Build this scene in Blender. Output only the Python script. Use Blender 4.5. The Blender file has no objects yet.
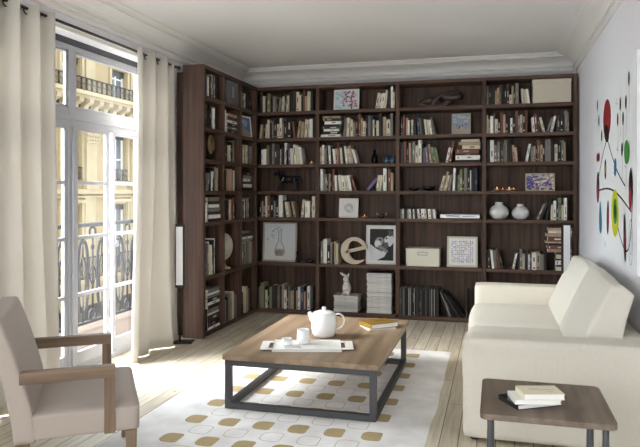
import bpy, math, random
from mathutils import Matrix, Vector
R = random.Random(11)
S = bpy.context.scene
COL = S.collection
PI = math.pi
H_EYE = 1.45; FPX = 646.0; AZ = math.radians(15.2)

# ------------------------------------------------------------------ materials
def lin(c):
    r = []
    for v in c[:3]:
        v /= 255.0
        r.append(v/12.92 if v <= 0.04045 else ((v+0.055)/1.055)**2.4)
    return (r[0], r[1], r[2], 1)
MATS = {}
def mat(name, col, rough=0.6, metal=0.0, bump=0.0, bscale=60, var=0.0, vscale=8, spec=0.5, emit=None, estr=0, stretch=(1,1,1), col2=None, sheen=0, trans=0):
    if name in MATS: return MATS[name]
    m = bpy.data.materials.new(name); m.use_nodes = True
    nt = m.node_tree; b = nt.nodes['Principled BSDF']
    b.inputs['Base Color'].default_value = lin(col)
    b.inputs['Roughness'].default_value = rough
    b.inputs['Metallic'].default_value = metal
    b.inputs['Specular IOR Level'].default_value = spec
    if sheen: b.inputs['Sheen Weight'].default_value = sheen
    if emit:
        b.inputs['Emission Color'].default_value = lin(emit); b.inputs['Emission Strength'].default_value = estr
    tc = nt.nodes.new('ShaderNodeTexCoord'); mp = nt.nodes.new('ShaderNodeMapping')
    mp.inputs['Scale'].default_value = stretch
    nt.links.new(tc.outputs['Object'], mp.inputs['Vector'])
    nz = nt.nodes.new('ShaderNodeTexNoise'); nz.inputs['Scale'].default_value = vscale; nz.inputs['Detail'].default_value = 5
    nt.links.new(mp.outputs['Vector'], nz.inputs['Vector'])
    if var or col2:
        rp = nt.nodes.new('ShaderNodeValToRGB')
        c1 = lin(col)
        if col2: c2 = lin(col2)
        else: c2 = tuple(min(1, x*(1-var)) for x in c1[:3])+(1,)
        rp.color_ramp.elements[0].position = .33; rp.color_ramp.elements[1].position = .67
        rp.color_ramp.elements[0].color = c2; rp.color_ramp.elements[1].color = c1
        nt.links.new(nz.outputs['Fac'], rp.inputs['Fac'])
        nt.links.new(rp.outputs['Color'], b.inputs['Base Color'])
    if bump:
        n2 = nt.nodes.new('ShaderNodeTexNoise'); n2.inputs['Scale'].default_value = bscale; n2.inputs['Detail'].default_value = 3
        nt.links.new(mp.outputs['Vector'], n2.inputs['Vector'])
        bp = nt.nodes.new('ShaderNodeBump'); bp.inputs['Strength'].default_value = bump; bp.inputs['Distance'].default_value = 0.004
        nt.links.new(n2.outputs['Fac'], bp.inputs['Height']); nt.links.new(bp.outputs['Normal'], b.inputs['Normal'])
    if trans:
        tr = nt.nodes.new('ShaderNodeBsdfTranslucent'); tr.inputs['Color'].default_value = lin(col)
        mx = nt.nodes.new('ShaderNodeMixShader'); mx.inputs[0].default_value = trans
        out = nt.nodes['Material Output']
        nt.links.new(b.outputs[0], mx.inputs[1]); nt.links.new(tr.outputs[0], mx.inputs[2]); nt.links.new(mx.outputs[0], out.inputs['Surface'])
    MATS[name] = m
    return m
def glass(name, tint=(255,255,255), gloss=0.06, rough=0.0, dens=1.0):
    m = bpy.data.materials.new(name); m.use_nodes = True; nt = m.node_tree
    nt.nodes.remove(nt.nodes['Principled BSDF'])
    t = nt.nodes.new('ShaderNodeBsdfTransparent'); t.inputs['Color'].default_value = lin(tint)
    g = nt.nodes.new('ShaderNodeBsdfGlossy'); g.inputs['Roughness'].default_value = rough
    lw = nt.nodes.new('ShaderNodeLayerWeight'); lw.inputs[0].default_value = .5
    pw = nt.nodes.new('ShaderNodeMath'); pw.operation = 'POWER'; pw.inputs[1].default_value = 5; nt.links.new(lw.outputs['Facing'], pw.inputs[0])
    fr = nt.nodes.new('ShaderNodeMath'); fr.operation = 'MULTIPLY_ADD'; fr.inputs[1].default_value = .35; fr.inputs[2].default_value = .02; nt.links.new(pw.outputs[0], fr.inputs[0])
    mx = nt.nodes.new('ShaderNodeMixShader'); nt.links.new(fr.outputs[0], mx.inputs[0])
    nt.links.new(t.outputs[0], mx.inputs[1]); nt.links.new(g.outputs[0], mx.inputs[2])
    nt.links.new(mx.outputs[0], nt.nodes['Material Output'].inputs['Surface'])
    return m
def wood(name, c1, c2, axis='z', rough=0.5, scale=26, bump=.15, spec=.4):
    st = {'x': (.05,1,1), 'y': (1,.05,1), 'z': (1,1,.05)}[axis]
    return mat(name, c1, rough=rough, col2=c2, vscale=scale, stretch=st, bump=bump, bscale=70, spec=spec)

WX = wood('walnut_horizontal', (108,85,71), (80,62,52), 'x', spec=.22)
WY = wood('walnut_depthwise', (92,71,59), (68,52,43), 'y', spec=.22)
WZ = wood('walnut_vertical', (104,81,67), (66,51,43), 'z', spec=.22)
WSIDE = wood('walnut_end_panel', (98,75,63), (72,54,45), 'z')
OAK_T = wood('oak_table_top', (160,137,112), (126,105,84), 'y', rough=.42, scale=16, bump=.1)
OAK_S = wood('grey_oak_side_top', (128,112,97), (92,79,68), 'y', rough=.42, scale=24, bump=.12)
OAK_C = wood('oak_chair', (134,112,92), (100,82,66), 'x', rough=.5, scale=30)
OAK_CZ = wood('oak_chair_upright', (132,110,90), (98,80,64), 'z', rough=.5, scale=30)
STEEL = mat('dark_grey_steel', (76,77,78), rough=.45, metal=.3)
WALL = mat('wall_paint', (240,239,243), rough=.85, bump=.03, bscale=120)
CEIL = mat('ceiling_paint', (234,232,229), rough=.9)
TRIM = mat('plaster_trim', (238,235,230), rough=.7)
WFR = mat('window_paint', (170,171,176), rough=.45)
SOFA = mat('ivory_upholstery', (220,214,199), rough=.85, bump=.25, bscale=350, sheen=.1, var=.05, vscale=60)
SOFA2 = mat('ivory_back_cushion', (226,221,208), rough=.85, bump=.25, bscale=350, sheen=.1)
CHAIR = mat('taupe_upholstery', (168,156,146), rough=.8, bump=.2, bscale=350, sheen=.1)
CURT = mat('cream_curtain', (218,213,204), rough=.9, bump=.15, bscale=300, trans=.22)
BLACK = mat('black_metal', (20,20,21), rough=.4)
BLACKG = mat('black_gloss', (14,14,15), rough=.2)
WHITE = mat('white_ceramic', (240,240,240), rough=.18)
WHITEM = mat('white_matt_paint', (236,234,228), rough=.6)
SILVER = mat('silver_metal', (190,192,196), rough=.3, metal=.6)
GLASS = glass('window_glass')
IRON = mat('balcony_iron', (24,24,26), rough=.7, metal=.2)

# ------------------------------------------------------------------ mesh builder
class MB:
    def __init__(s): s.v = []; s.f = []; s.m = []; s.sm = []
    def add(s, vs, fs, mi=0, smooth=False, M=None):
        o = len(s.v)
        for p in vs:
            p = Vector(p)
            s.v.append(tuple(M @ p) if M else tuple(p))
        for f in fs:
            s.f.append([o+i for i in f]); s.m.append(mi); s.sm.append(smooth)
        return s
    def box(s, x0, x1, y0, y1, z0, z1, mi=0, M=None):
        vs = [(x,y,z) for z in (z0,z1) for y in (y0,y1) for x in (x0,x1)]
        fs = [(0,2,3,1),(4,5,7,6),(0,1,5,4),(2,6,7,3),(0,4,6,2),(1,3,7,5)]
        return s.add(vs, fs, mi, False, M)
    def lathe(s, prof, n=28, mi=0, c=(0,0,0), M=None, smooth=True):
        vs = []; fs = []; k = len(prof)
        for i in range(n):
            a = 2*PI*i/n
            for r, z in prof: vs.append((c[0]+r*math.cos(a), c[1]+r*math.sin(a), c[2]+z))
        for i in range(n):
            j = (i+1) % n
            for q in range(k-1): fs.append((i*k+q, j*k+q, j*k+q+1, i*k+q+1))
        if prof[0][0] > 1e-6: fs.append([i*k for i in range(n)][::-1])
        if prof[-1][0] > 1e-6: fs.append([i*k+k-1 for i in range(n)])
        return s.add(vs, fs, mi, smooth, M)
    def tube(s, pts, r, n=8, mi=0, closed=False, M=None, flat=None):
        pts = [Vector(p) for p in pts]; N = len(pts); vs = []; fs = []
        rr = r if isinstance(r, (list, tuple)) else [r]*N
        prev = None
        for i, p in enumerate(pts):
            if closed: t = pts[(i+1) % N]-pts[i-1]
            else: t = pts[min(i+1, N-1)]-pts[max(i-1, 0)]
            t.normalize()
            if prev is None:
                up = Vector((0,0,1)) if abs(t.z) < .9 else Vector((1,0,0))
                a = t.cross(up).normalized()
            else:
                a = (prev - t*prev.dot(t)).normalized()
            prev = a; b = t.cross(a)
            for k in range(n):
                an = 2*PI*k/n
                vs.append(p + (a*math.cos(an)+b*math.sin(an))*rr[i])
        L = N if closed else N-1
        for i in range(L):
            j = (i+1) % N
            for k in range(n):
                q = (k+1) % n
                fs.append((i*n+k, i*n+q, j*n+q, j*n+k))
        if not closed:
            fs.append(list(range(n))[::-1]); fs.append([(N-1)*n+k for k in range(n)])
        return s.add(vs, fs, mi, True, M)
    def ell(s, c, r, mi=0, M=None, nu=18, nv=12, rot=None):
        vs = [(0,0,-1)]; fs = []
        for j in range(1, nv):
            ph = -PI/2+PI*j/nv
            for i in range(nu):
                a = 2*PI*i/nu; vs.append((math.cos(ph)*math.cos(a), math.cos(ph)*math.sin(a), math.sin(ph)))
        vs.append((0,0,1)); T = len(vs)-1
        for i in range(nu):
            k = (i+1) % nu
            fs.append((0, 1+k, 1+i)); fs.append((T, T-nu+i, T-nu+k))
            for j in range(nv-2): fs.append((1+j*nu+i, 1+j*nu+k, 1+(j+1)*nu+k, 1+(j+1)*nu+i))
        X = Matrix.Translation(Vector(c)) @ (rot or Matrix()) @ Matrix.Diagonal((r[0], r[1], r[2], 1))
        if M: X = M @ X
        return s.add(vs, fs, mi, True, X)
    def prism(s, pts, y0, y1, mi=0, M=None, plane='xz'):
        n = len(pts); vs = []
        for y in (y0, y1):
            for a, b in pts:
                vs.append((a, y, b) if plane == 'xz' else ((a, b, y) if plane == 'xy' else (y, a, b)))
        fs = [list(range(n)), [n+i for i in range(n)][::-1]]
        for i in range(n):
            j = (i+1) % n; fs.append((j, i, n+i, n+j))
        return s.add(vs, fs, mi, False, M)
    def rbox(s, size, r=.03, n=10, warp=None, mi=0, M=None):
        hx, hy, hz = [q/2 for q in size]; vs = {}; lst = []; fs = []
        r = min(r, hx*.98, hy*.98, hz*.98)
        def vert(i, j, k):
            key = (i, j, k)
            if key in vs: return vs[key]
            def g(t):
                t = t/n*2-1
                return math.copysign(abs(t)**.75, t)
            p = Vector((g(i)*hx, g(j)*hy, g(k)*hz))
            q = Vector((max(-hx+r, min(hx-r, p.x)), max(-hy+r, min(hy-r, p.y)), max(-hz+r, min(hz-r, p.z))))
            d = p-q
            if d.length > 1e-9: p = q + d.normalized()*r
            if warp: p = Vector(warp(p.x/hx, p.y/hy, p.z/hz, p))
            vs[key] = len(lst); lst.append(p); return vs[key]
        for a in range(n):
            for b in range(n):
                fs.append((vert(a,b,0), vert(a,b+1,0), vert(a+1,b+1,0), vert(a+1,b,0)))
                fs.append((vert(a,b,n), vert(a+1,b,n), vert(a+1,b+1,n), vert(a,b+1,n)))
                fs.append((vert(a,0,b), vert(a+1,0,b), vert(a+1,0,b+1), vert(a,0,b+1)))
                fs.append((vert(a,n,b), vert(a,n,b+1), vert(a+1,n,b+1), vert(a+1,n,b)))
                fs.append((vert(0,a,b), vert(0,a,b+1), vert(0,a+1,b+1), vert(0,a+1,b)))
                fs.append((vert(n,a,b), vert(n,a+1,b), vert(n,a+1,b+1), vert(n,a,b+1)))
        return s.add(lst, fs, mi, True, M)
    def build(s, name, mats, parent=None, loc=(0,0,0), rot=(0,0,0), bevel=0, seg=2):
        me = bpy.data.meshes.new(name); me.from_pydata(s.v, [], s.f)
        if not isinstance(mats, (list, tuple)): mats = [mats]
        for m in mats: me.materials.append(m)
        me.polygons.foreach_set('material_index', s.m); me.polygons.foreach_set('use_smooth', s.sm)
        me.update()
        o = bpy.data.objects.new(name, me); COL.objects.link(o)
        o.location = loc; o.rotation_euler = rot
        if parent: o.parent = parent
        if bevel:
            b = o.modifiers.new('bevel', 'BEVEL'); b.width = bevel; b.segments = seg; b.limit_method = 'ANGLE'
        return o
def tag(o, label=None, cat=None, group=None, kind=None):
    if label: o['label'] = label
    if cat: o['category'] = cat
    if group: o['group'] = group
    if kind: o['kind'] = kind
    return o
def thing(name, label, cat, loc=(0,0,0), rz=0, group=None):
    o = bpy.data.objects.new(name, None); COL.objects.link(o); o.empty_display_size = .1
    o.location = loc; o.rotation_euler = (0,0,rz)
    return tag(o, label, cat, group)
def struct(name, mb, m, parent=None, **k):
    o = mb.build(name, m, parent, **k); o['kind'] = 'structure'; return o
def Rz(a): return Matrix.Rotation(a, 4, 'Z')
def Rx(a): return Matrix.Rotation(a, 4, 'X')
def Ry(a): return Matrix.Rotation(a, 4, 'Y')
def T(x, y, z): return Matrix.Translation((x, y, z))
def arc(cx, cz, rx, rz, a0, a1, n):
    return [(cx+rx*math.cos(a0+(a1-a0)*i/n), cz+rz*math.sin(a0+(a1-a0)*i/n)) for i in range(n+1)]

# ------------------------------------------------------------------ room shell
XL, XR, YB, YF, HC = -3.13, .86, 7.66, -1.2, 2.975
floor = struct('floor', MB().box(XL-.27, XR+.2, YF, YB+.1, -.12, 0), mat('floor_tmp', (200,190,170)))
def floor_mat():
    m = bpy.data.materials.new('pale_oak_planks'); m.use_nodes = True; nt = m.node_tree; b = nt.nodes['Principled BSDF']
    tc = nt.nodes.new('ShaderNodeTexCoord'); mp = nt.nodes.new('ShaderNodeMapping'); mp.inputs['Rotation'].default_value = (0,0,PI/2)
    nt.links.new(tc.outputs['Object'], mp.inputs['Vector'])
    br = nt.nodes.new('ShaderNodeTexBrick'); br.inputs['Scale'].default_value = 1
    br.inputs['Brick Width'].default_value = 1.5; br.inputs['Row Height'].default_value = .105
    br.inputs['Mortar Size'].default_value = .003; br.inputs['Mortar Smooth'].default_value = .3; br.offset = .37
    br.inputs['Color1'].default_value = lin((228,219,200)); br.inputs['Color2'].default_value = lin((206,194,172)); br.inputs['Mortar'].default_value = lin((96,80,58))
    nt.links.new(mp.outputs[0], br.inputs['Vector'])
    mp2 = nt.nodes.new('ShaderNodeMapping'); mp2.inputs['Scale'].default_value = (9, .6, 1)
    nt.links.new(tc.outputs['Object'], mp2.inputs['Vector'])
    nz = nt.nodes.new('ShaderNodeTexNoise'); nz.inputs['Scale'].default_value = 4; nz.inputs['Detail'].default_value = 8; nz.inputs['Roughness'].default_value = .65
    nt.links.new(mp2.outputs[0], nz.inputs['Vector'])
    rp = nt.nodes.new('ShaderNodeValToRGB'); rp.color_ramp.elements[0].position = .3; rp.color_ramp.elements[1].position = .6
    rp.color_ramp.elements[0].color = (.5,.47,.42,1); rp.color_ramp.elements[1].color = (1,1,1,1)
    nt.links.new(nz.outputs['Fac'], rp.inputs['Fac'])
    mx = nt.nodes.new('ShaderNodeMix'); mx.data_type = 'RGBA'; mx.blend_type = 'MULTIPLY'; mx.inputs[0].default_value = .6
    nt.links.new(br.outputs['Color'], mx.inputs[6]); nt.links.new(rp.outputs['Color'], mx.inputs[7])
    # knots
    mp3 = nt.nodes.new('ShaderNodeMapping'); mp3.inputs['Scale'].default_value = (1, .5, 1)
    nt.links.new(tc.outputs['Object'], mp3.inputs['Vector'])
    vo = nt.nodes.new('ShaderNodeTexVoronoi'); vo.inputs['Scale'].default_value = 7
    nt.links.new(mp3.outputs[0], vo.inputs['Vector'])
    r3 = nt.nodes.new('ShaderNodeValToRGB'); r3.color_ramp.elements[0].position = .04; r3.color_ramp.elements[1].position = .12
    r3.color_ramp.elements[0].color = (.35,.27,.18,1); r3.color_ramp.elements[1].color = (1,1,1,1)
    nt.links.new(vo.outputs['Distance'], r3.inputs['Fac'])
    m2 = nt.nodes.new('ShaderNodeMix'); m2.data_type = 'RGBA'; m2.blend_type = 'MULTIPLY'; m2.inputs[0].default_value = .75
    nt.links.new(mx.outputs[2], m2.inputs[6]); nt.links.new(r3.outputs['Color'], m2.inputs[7])
    nt.links.new(m2.outputs[2], b.inputs['Base Color'])
    b.inputs['Roughness'].default_value = .42
    bp = nt.nodes.new('ShaderNodeBump'); bp.inputs['Strength'].default_value = .3; bp.inputs['Distance'].default_value = .003; bp.invert = True
    nt.links.new(br.outputs['Fac'], bp.inputs['Height']); nt.links.new(bp.outputs[0], b.inputs['Normal'])
    return m
floor.data.materials[0] = floor_mat()
struct('ceiling', MB().box(XL-.27, XR+.2, YF, YB+.1, HC, HC+.1), CEIL)
struct('wall_back', MB().box(XL-.27, XR+.2, YB, YB+.1, 0, HC), WALL)
struct('wall_right', MB().box(XR, XR+.2, YF, YB, 0, HC), WALL)
WY0, WY1, WZT = 3.2, 5.6, 2.66       # visible window opening
wl = MB()
for a, b in ((YF, WY0), (WY1, YB)): wl.box(XL-.27, XL, a, b, 0, HC)
for a, b in ((WY0, WY1),): wl.box(XL-.27, XL, a, b, WZT, HC)
struct('wall_left', wl, WALL)
# cornice
prof = [(0,2.785),(.018,2.785),(.03,2.80),(.03,2.815),(.02,2.822),(.02,2.835),(.045,2.838),(.045,2.852),(.034,2.856),(.04,2.875),(.06,2.9),(.09,2.92),(.125,2.932),(.15,2.936),
        (.15,2.95),(.175,2.95),(.175,2.957),(.19,2.957),(.2,2.965),(.21,2.965),(.21,HC),(0,HC)]
def cornice(side, name):
    vs = []; n = len(prof)
    for e in (0, 1):
        for o, z in prof:
            if side == 'left': vs.append((XL+o, YF if e == 0 else YB-o, z))
            elif side == 'right': vs.append((XR-o, YF if e == 0 else YB-o, z))
            else: vs.append((XL+o if e == 0 else XR-o, YB-o, z))
    fs = [(i, (i+1) % n, n+(i+1) % n, n+i) for i in range(n)]
    fs += [list(range(n))[::-1], [n+i for i in range(n)]]
    return struct(name, MB().add(vs, fs), TRIM)
struct('added_wall_front', MB().box(XL-.27, -2.2, YF-.1, YF, 0, HC).box(-.6, XR+.2, YF-.1, YF, 0, HC).box(-2.2, -.6, YF-.1, YF, 2.5, HC), WALL)  # unseen wall added behind the camera, opening sized to limit ambient light
cornice('left', 'trim_1'); cornice('back', 'trim_2'); cornice('right', 'trim_3')
bb = MB().box(XR-.018, XR, YF, 7.3, 0, .12)
struct('baseboard_right', bb, TRIM, bevel=.004)
bl = MB()
for a, b in ((YF, WY0-.09),): bl.box(XL, XL+.018, a, b, 0, .12)
struct('baseboard_left', bl, TRIM, bevel=.004)

# ------------------------------------------------------------------ windows
def window(name, y0, y1, posts, sashes, handle_y=None):
    root = bpy.data.objects.new(name, None); COL.objects.link(root); root['kind'] = 'structure'
    root.location = (-3.25, (y0+y1)/2, 0); cy = (y0+y1)/2
    f = MB(); X0, X1 = -.025, .02
    f.box(X0, X1, y0-cy, y0-cy+.05, 0, WZT); f.box(X0, X1, y1-cy-.05, y1-cy, 0, WZT)
    f.box(X0, X1, y0-cy, y1-cy, 2.565, 2.61); f.box(X0, X1, y0-cy, y1-cy, 1.975, 2.11); f.box(X0+.005, X1+.02, y0-cy, y1-cy, 2.02, 2.06)
    f.box(X0-.02, X1+.0, y0-cy, y1-cy, -.0, .04)
    for a, b in posts:
        f.box(X0, X1+.005, a-cy, b-cy, 0, 2.58)
        f.tube([(X1+.012, (a+b)/2-cy, .03), (X1+.012, (a+b)/2-cy, 1.97)], .012, 8)
    f.build('window_frame', WFR, root, bevel=.006)
    MB().box(-.05, .02, y0-cy, y1-cy, 2.611, WZT).build('soffit_shade', mat('soffit_shade_grey', (74,75,78), rough=.7), root)  # dark strip standing in for the shade under the moulding
    for k, (a, b) in enumerate(sashes):          # door sashes below the transom
        s = MB(); sa, sb = a-.045-cy, b+.045-cy
        s.box(-.012, .016, sa, a-cy, .04, 1.975); s.box(-.012, .016, b-cy, sb, .04, 1.975)
        s.box(-.012, .016, a-cy, b-cy, 1.945, 1.975)
        s.box(-.011, .013, a-cy, b-cy, .04, .15); s.box(-.012, .018, a-cy, b-cy, .135, .165)
        s.box(-.012, .02, a-cy, b-cy, .04, .065)
        for z in (.62, 1.08, 1.525): s.box(-.012, .014, a-cy, b-cy, z-.014, z+.014)
        so = s.build('sash', WFR, root, bevel=.003)
        g = MB().box(-.003, .003, a-cy-.01, b-cy+.01, .15, 1.96).build('pane', GLASS, so)
    tb = sorted([y0+.05] + [q for p in posts for q in p] + [y1-.05])
    for i in range(0, len(tb), 2):
        a, b = tb[i], tb[i+1]
        s = MB()
        for q in ((a, a+.03), (b-.03, b)): s.box(-.012, .014, q[0]-cy, q[1]-cy, 2.11, 2.565)
        s.box(-.012, .014, a-cy, b-cy, 2.11, 2.135); s.box(-.012, .014, a-cy, b-cy, 2.548, 2.565)
        so = s.build('transom_sash', WFR, root, bevel=.004)
        MB().box(-.003, .003, a-cy+.02, b-cy-.02, 2.12, 2.56).build('pane', GLASS, so)
    if handle_y:
        h = MB(); h.tube([(.05, handle_y-cy, .3), (.05, handle_y-cy, 1.9)], .007, 8)
        h.ell((.075, handle_y-cy, 1.0), (.016, .016, .03)); h.tube([(.035, handle_y-cy, 1.0), (.075, handle_y-cy, 1.0)], .008)
        h.build('window_bolt', WFR, root)
    return root
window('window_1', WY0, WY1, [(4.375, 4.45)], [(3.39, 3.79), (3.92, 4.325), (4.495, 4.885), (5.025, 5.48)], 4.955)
# casing mouldings round the openings
def casing(name, y0, y1):
    c = MB()
    c.box(XL, XL+.025, y0-.08, y0, 0, WZT+.02); c.box(XL, XL+.025, y1, y1+.08, 0, WZT+.02)
    c.box(XL, XL+.03, y0-.08, y1+.08, WZT, WZT+.03); c.box(XL, XL+.045, y0-.1, y1+.1, WZT+.03, WZT+.045)
    return struct(name, c, TRIM, bevel=.004)
casing('trim_4', WY0, WY1)

# ------------------------------------------------------------------ balcony and the street front opposite
struct('balcony_floor', MB().box(-4.35, XL-.27, 1, 9, -.2, -.01), mat('balcony_stone', (74,60,47), rough=.8, var=.2, vscale=4))
rail = thing('balcony_railing', 'dark wrought iron balcony railing of hoops and rings outside the french windows', 'railing', (-4.2, 5.9, 0))
rail_y0, rail_y1 = -3.2, 3.0
MB().box(-.035, .035, rail_y0, rail_y1, 1.08, 1.12).build('handrail', IRON, rail, bevel=.006)
b = MB(); b.box(-.015, .015, rail_y0, rail_y1, .05, .075); b.box(-.012, .012, rail_y0, rail_y1, .96, .975)
b.build('lower_rail', IRON, rail)
for i in range(-9, 9):
    y = .02+.34*i
    m = MB()
    def loop(cy, cz, ry, rz, r=.016, n=28):
        m.tube([(0, cy+ry*math.cos(2*PI*k/n), cz+rz*math.copysign(abs(math.sin(2*PI*k/n))**.6, math.sin(2*PI*k/n))) for k in range(n)], r, 6, closed=True)
    loop(y, .56, .085, .38); loop(y, .56, .05, .2, .009)
    loop(y+.17, 1.02, .05, .05, .012); loop(y+.17, .13, .05, .055, .012)
    m.tube([(0, y+.17, .18), (0, y+.17, .97)], .011, 6); m.tube([(0, y, .06), (0, y, .36)], .008, 6); m.tube([(0, y, .76), (0, y, .96)], .008, 6)
    for s in (-1, 1):
        m.tube([(0, y+.17+s*.035*math.sin(PI*k/8)*1.6, .45+.22*k/8) for k in range(9)], .008, 6)
    m.ell((0, y+.17, .56), (.018, .018, .03)); m.ell((0, y+.17, .86), (.02, .02, .035))
    m.build('hoop_panel', IRON, rail)

XF = -21.0
STONE = mat('facade_stone', (168,150,114), rough=.9, var=.12, vscale=1.5, bump=.05, bscale=8)
STONE2 = mat('facade_trim_stone', (178,163,130), rough=.9, var=.08, vscale=2)
DARKW = mat('facade_window_pane', (96,104,112), rough=.15)
SHOP = mat('shopfront_dark', (52,40,36), rough=.6, var=.5, vscale=1.3)
CORBEL_SHADE = mat('corbel_shadow_brown', (48,34,26), rough=.8)
fac = thing('apartment_building', 'cream stone apartment building with iron balconies and pilasters across the street', 'building', (XF, 32, -9))
def FB(*bx):
    m = MB()
    for (d0, d1, y0, y1, z0, z1) in bx: m.box(d0, d1, y0-32, y1-32, z0+9, z1+9)
    return m
wins = [27.85+4.35*k for k in range(-5, 6)]
# wall built round the window openings
rows = [(-2.9, .75), (2.1, 4.8), (6.75, 8.45)]
wb = []
zs = -4.6
y_lo, y_hi = 4, 52
for (z0, z1) in rows:
    wb.append((-.5, 0, y_lo, y_hi, zs, z0))
    ys = y_lo
    for w in wins:
        wb.append((-.5, 0, ys, w, z0, z1)); ys = w+1.5
    wb.append((-.5, 0, ys, y_hi, z0, z1)); zs = z1
wb.append((-.5, 0, y_lo, y_hi, zs, 10.2))
FB(*wb).build('wall', STONE, fac)
FB((-.6, -.1, y_lo, y_hi, -9, -4.6)).build('shopfront', SHOP, fac)
FB((0, .9, y_lo, y_hi, 6.42, 6.62), (0, .7, y_lo, y_hi, 6.3, 6.42)).build('balcony_slab', STONE2, fac)
FB((0, .35, y_lo, y_hi, 5.0, 5.15), (0, .25, y_lo, y_hi, 1.35, 1.6), (0, .15, y_lo, y_hi, 1.15, 1.25), (0, .9, y_lo, y_hi, -3.2, -3.0), (0, .3, y_lo, y_hi, 9.6, 9.9)).build('string_course', STONE2, fac)
y = 18
while y < 42:
    cb = MB().prism([(0, 15.3), (.65, 15.3), (.62, 15.1), (.3, 14.95), (.2, 14.6), (0, 14.5)], y-32, y-32+.38, plane='xz')
    cb.build('corbel', STONE2, fac)
    y += .87
FB((0, .06, y_lo, y_hi, 5.5, 6.3)).build('corbel_frieze', CORBEL_SHADE, fac)  # shade between the corbels put into the frieze colour
for z0, z1 in rows:
    for w in wins:
        if w < 18 or w > 42: continue
        f = FB((-.32, -.3, w, w+1.5, z0, z1)).build('window', DARKW, fac)
        FB((-.3, -.22, w, w+.08, z0, z1), (-.3, -.22, w+1.42, w+1.5, z0, z1), (-.3, -.2, w+.71, w+.79, z0, z1), (-.3, -.22, w, w+1.5, z1-.1, z1), (-.3, -.22, w, w+1.5, z0+1.2, z0+1.26)).build('window_bars', WHITEM, f)
        FB((-.28, -.15, w, w+1.5, z1-.32, z1)).build('blind_box', BLACK, f)
        FB((0, .1, w-.25, w-.05, z0, z1+.2), (0, .1, w+1.55, w+1.75, z0, z1+.2), (0, .18, w-.3, w+1.8, z1+.12, z1+.3)).build('window_surround', STONE2, f)
for k in range(-3, 4):
    y = 30.1+4.35*k
    p = FB((0, .22, y-.45, y+.45, 1.6, 4.2), (0, .3, y-.55, y+.55, 1.6, 1.95), (0, .3, y-.5, y+.5, 4.05, 4.15)
)
    FB((0, .12, y-.45, y+.45, -3.0, 1.15)).build('lower_pilaster', STONE2, fac); FB((0, .14, y-.4, y+.4, 6.62, 9.6)).build('upper_pilaster', STONE2, fac)
    po = p.build('pilaster', STONE2, fac)
    c = MB()
    for i in range(5):
        for j in range(3):
            yy = y-.44+.22*i; zz = 4.27+.22*j
            c.ell((.25+.04*j, yy-32, zz+9), (.12, .11, .14), nu=8, nv=6)
    c.box(0, .25, y-.5-32, y+.5-32, 13.15, 13.9)
    c.build('capital', STONE2, po)
def far_rail(z0, z1, ya, yb, step, d=.8):
    m = MB(); m.box(d-.03, d+.03, ya-32, yb-32, z1+9-.05, z1+9); m.box(d-.03, d+.03, ya-32, yb-32, z0+9, z0+9.05)
    h = z1-z0; y = ya
    while y < yb-step*.5:
        c = y+step/2
        m.box(d-.02, d+.02, y-32-.015, y-32+.015, z0+9, z1+9)
        for rr, zz, yo in ((.23, .32, 0), (.23, .7, 0), (.1, .32, 0), (.12, .7, 0), (.13, .5, .5), (.1, .15, .5), (.1, .86, .5)):
            r_ = rr*h; n = 10
            m.tube([(d, c+yo*step-32+r_*math.cos(2*PI*k/n), z0+9+zz*h+r_*math.sin(2*PI*k/n)) for k in range(n)], .013, 4, closed=True)
        y += step
    return m
far_rail(6.62, 7.3, 20, 42, .44).build('balcony_railing', IRON, fac)
far_rail(-3.0, -1.9, 20, 42, .6).build('balcony_railing', IRON, fac)
for w in wins:
    if 18 < w < 42: far_rail(2.1, 2.75, w, w+1.5, .5, .1).build('window_guard', IRON, fac)
struct('street_ground', MB().box(-22, -3.6, -20, 60, -9.3, -9), mat('street_stone', (150,146,138), rough=.9))

# ------------------------------------------------------------------ curtains
def curtain(name, label, y0, y1, folds, loc_x, flare=(0, 0), ztop=2.71, phase=0.0, amp=.058, bunch=0.0):
    """pleated cloth hung from rings; y0..y1 along the rod"""
    root = thing(name, label, 'curtain', (loc_x, (y0+y1)/2, 0), 0, 'cream curtains at the french windows')
    cy = (y0+y1)/2; NU = folds*18; NV = 26; vs = []; fs = []
    for j in range(NV+1):
        t = j/NV; z = ztop*(1-t)+.012*t
        for i in range(NU+1):
            u = i/NU
            ya = y0+flare[0]*t**2.2; yb = y1+flare[1]*t**2.2
            y = ya+(yb-ya)*u - cy
            ph = 2*PI*folds*u+phase
            a = amp*(1-.12*t)+.012*math.sin(u*9+1)*t
            w = math.sin(ph+.35*math.sin(2.1*t*3+u*5)*t)
            x = a*math.copysign(abs(w)**.75, w) + .03*t*math.sin(u*7+2)*t + bunch*t**3
            y += .018*math.cos(ph*1.0)*(1 if t > .02 else .8)*math.sin(ph)*1.2
            vs.append((x, y, z))
    for j in range(NV):
        for i in range(NU):
            q = j*(NU+1)+i; fs.append((q, q+1, q+NU+2, q+NU+1))
    o = MB().add(vs, fs, 0, True).build('curtain_panel', CURT, root)
    sd = o.modifiers.new('s', 'SOLIDIFY'); sd.thickness = .004
    for k in range(folds*2):
        u = (k+.5*(1 if phase == 0 else 1)-phase/PI)/(folds*2)
        u = (k*PI-phase)/(2*PI*folds)
        if u < .01 or u > .99: continue
        y = y0+(y1-y0)*u-cy
        n = 14
        MB().tube([(.024*math.cos(2*PI*q/n)*.3+.0, y+.0+.024*math.cos(2*PI*q/n), ztop-.045+.024*math.sin(2*PI*q/n)) for q in range(n)], .005, 6, closed=True).build('curtain_ring', STEEL, root)
    return root
curtain('curtain', 'cream eyelet curtain on the left, hanging behind the taupe armchair', 2.75, 3.88, 6, -3.03, (0, .07), phase=.9)
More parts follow.
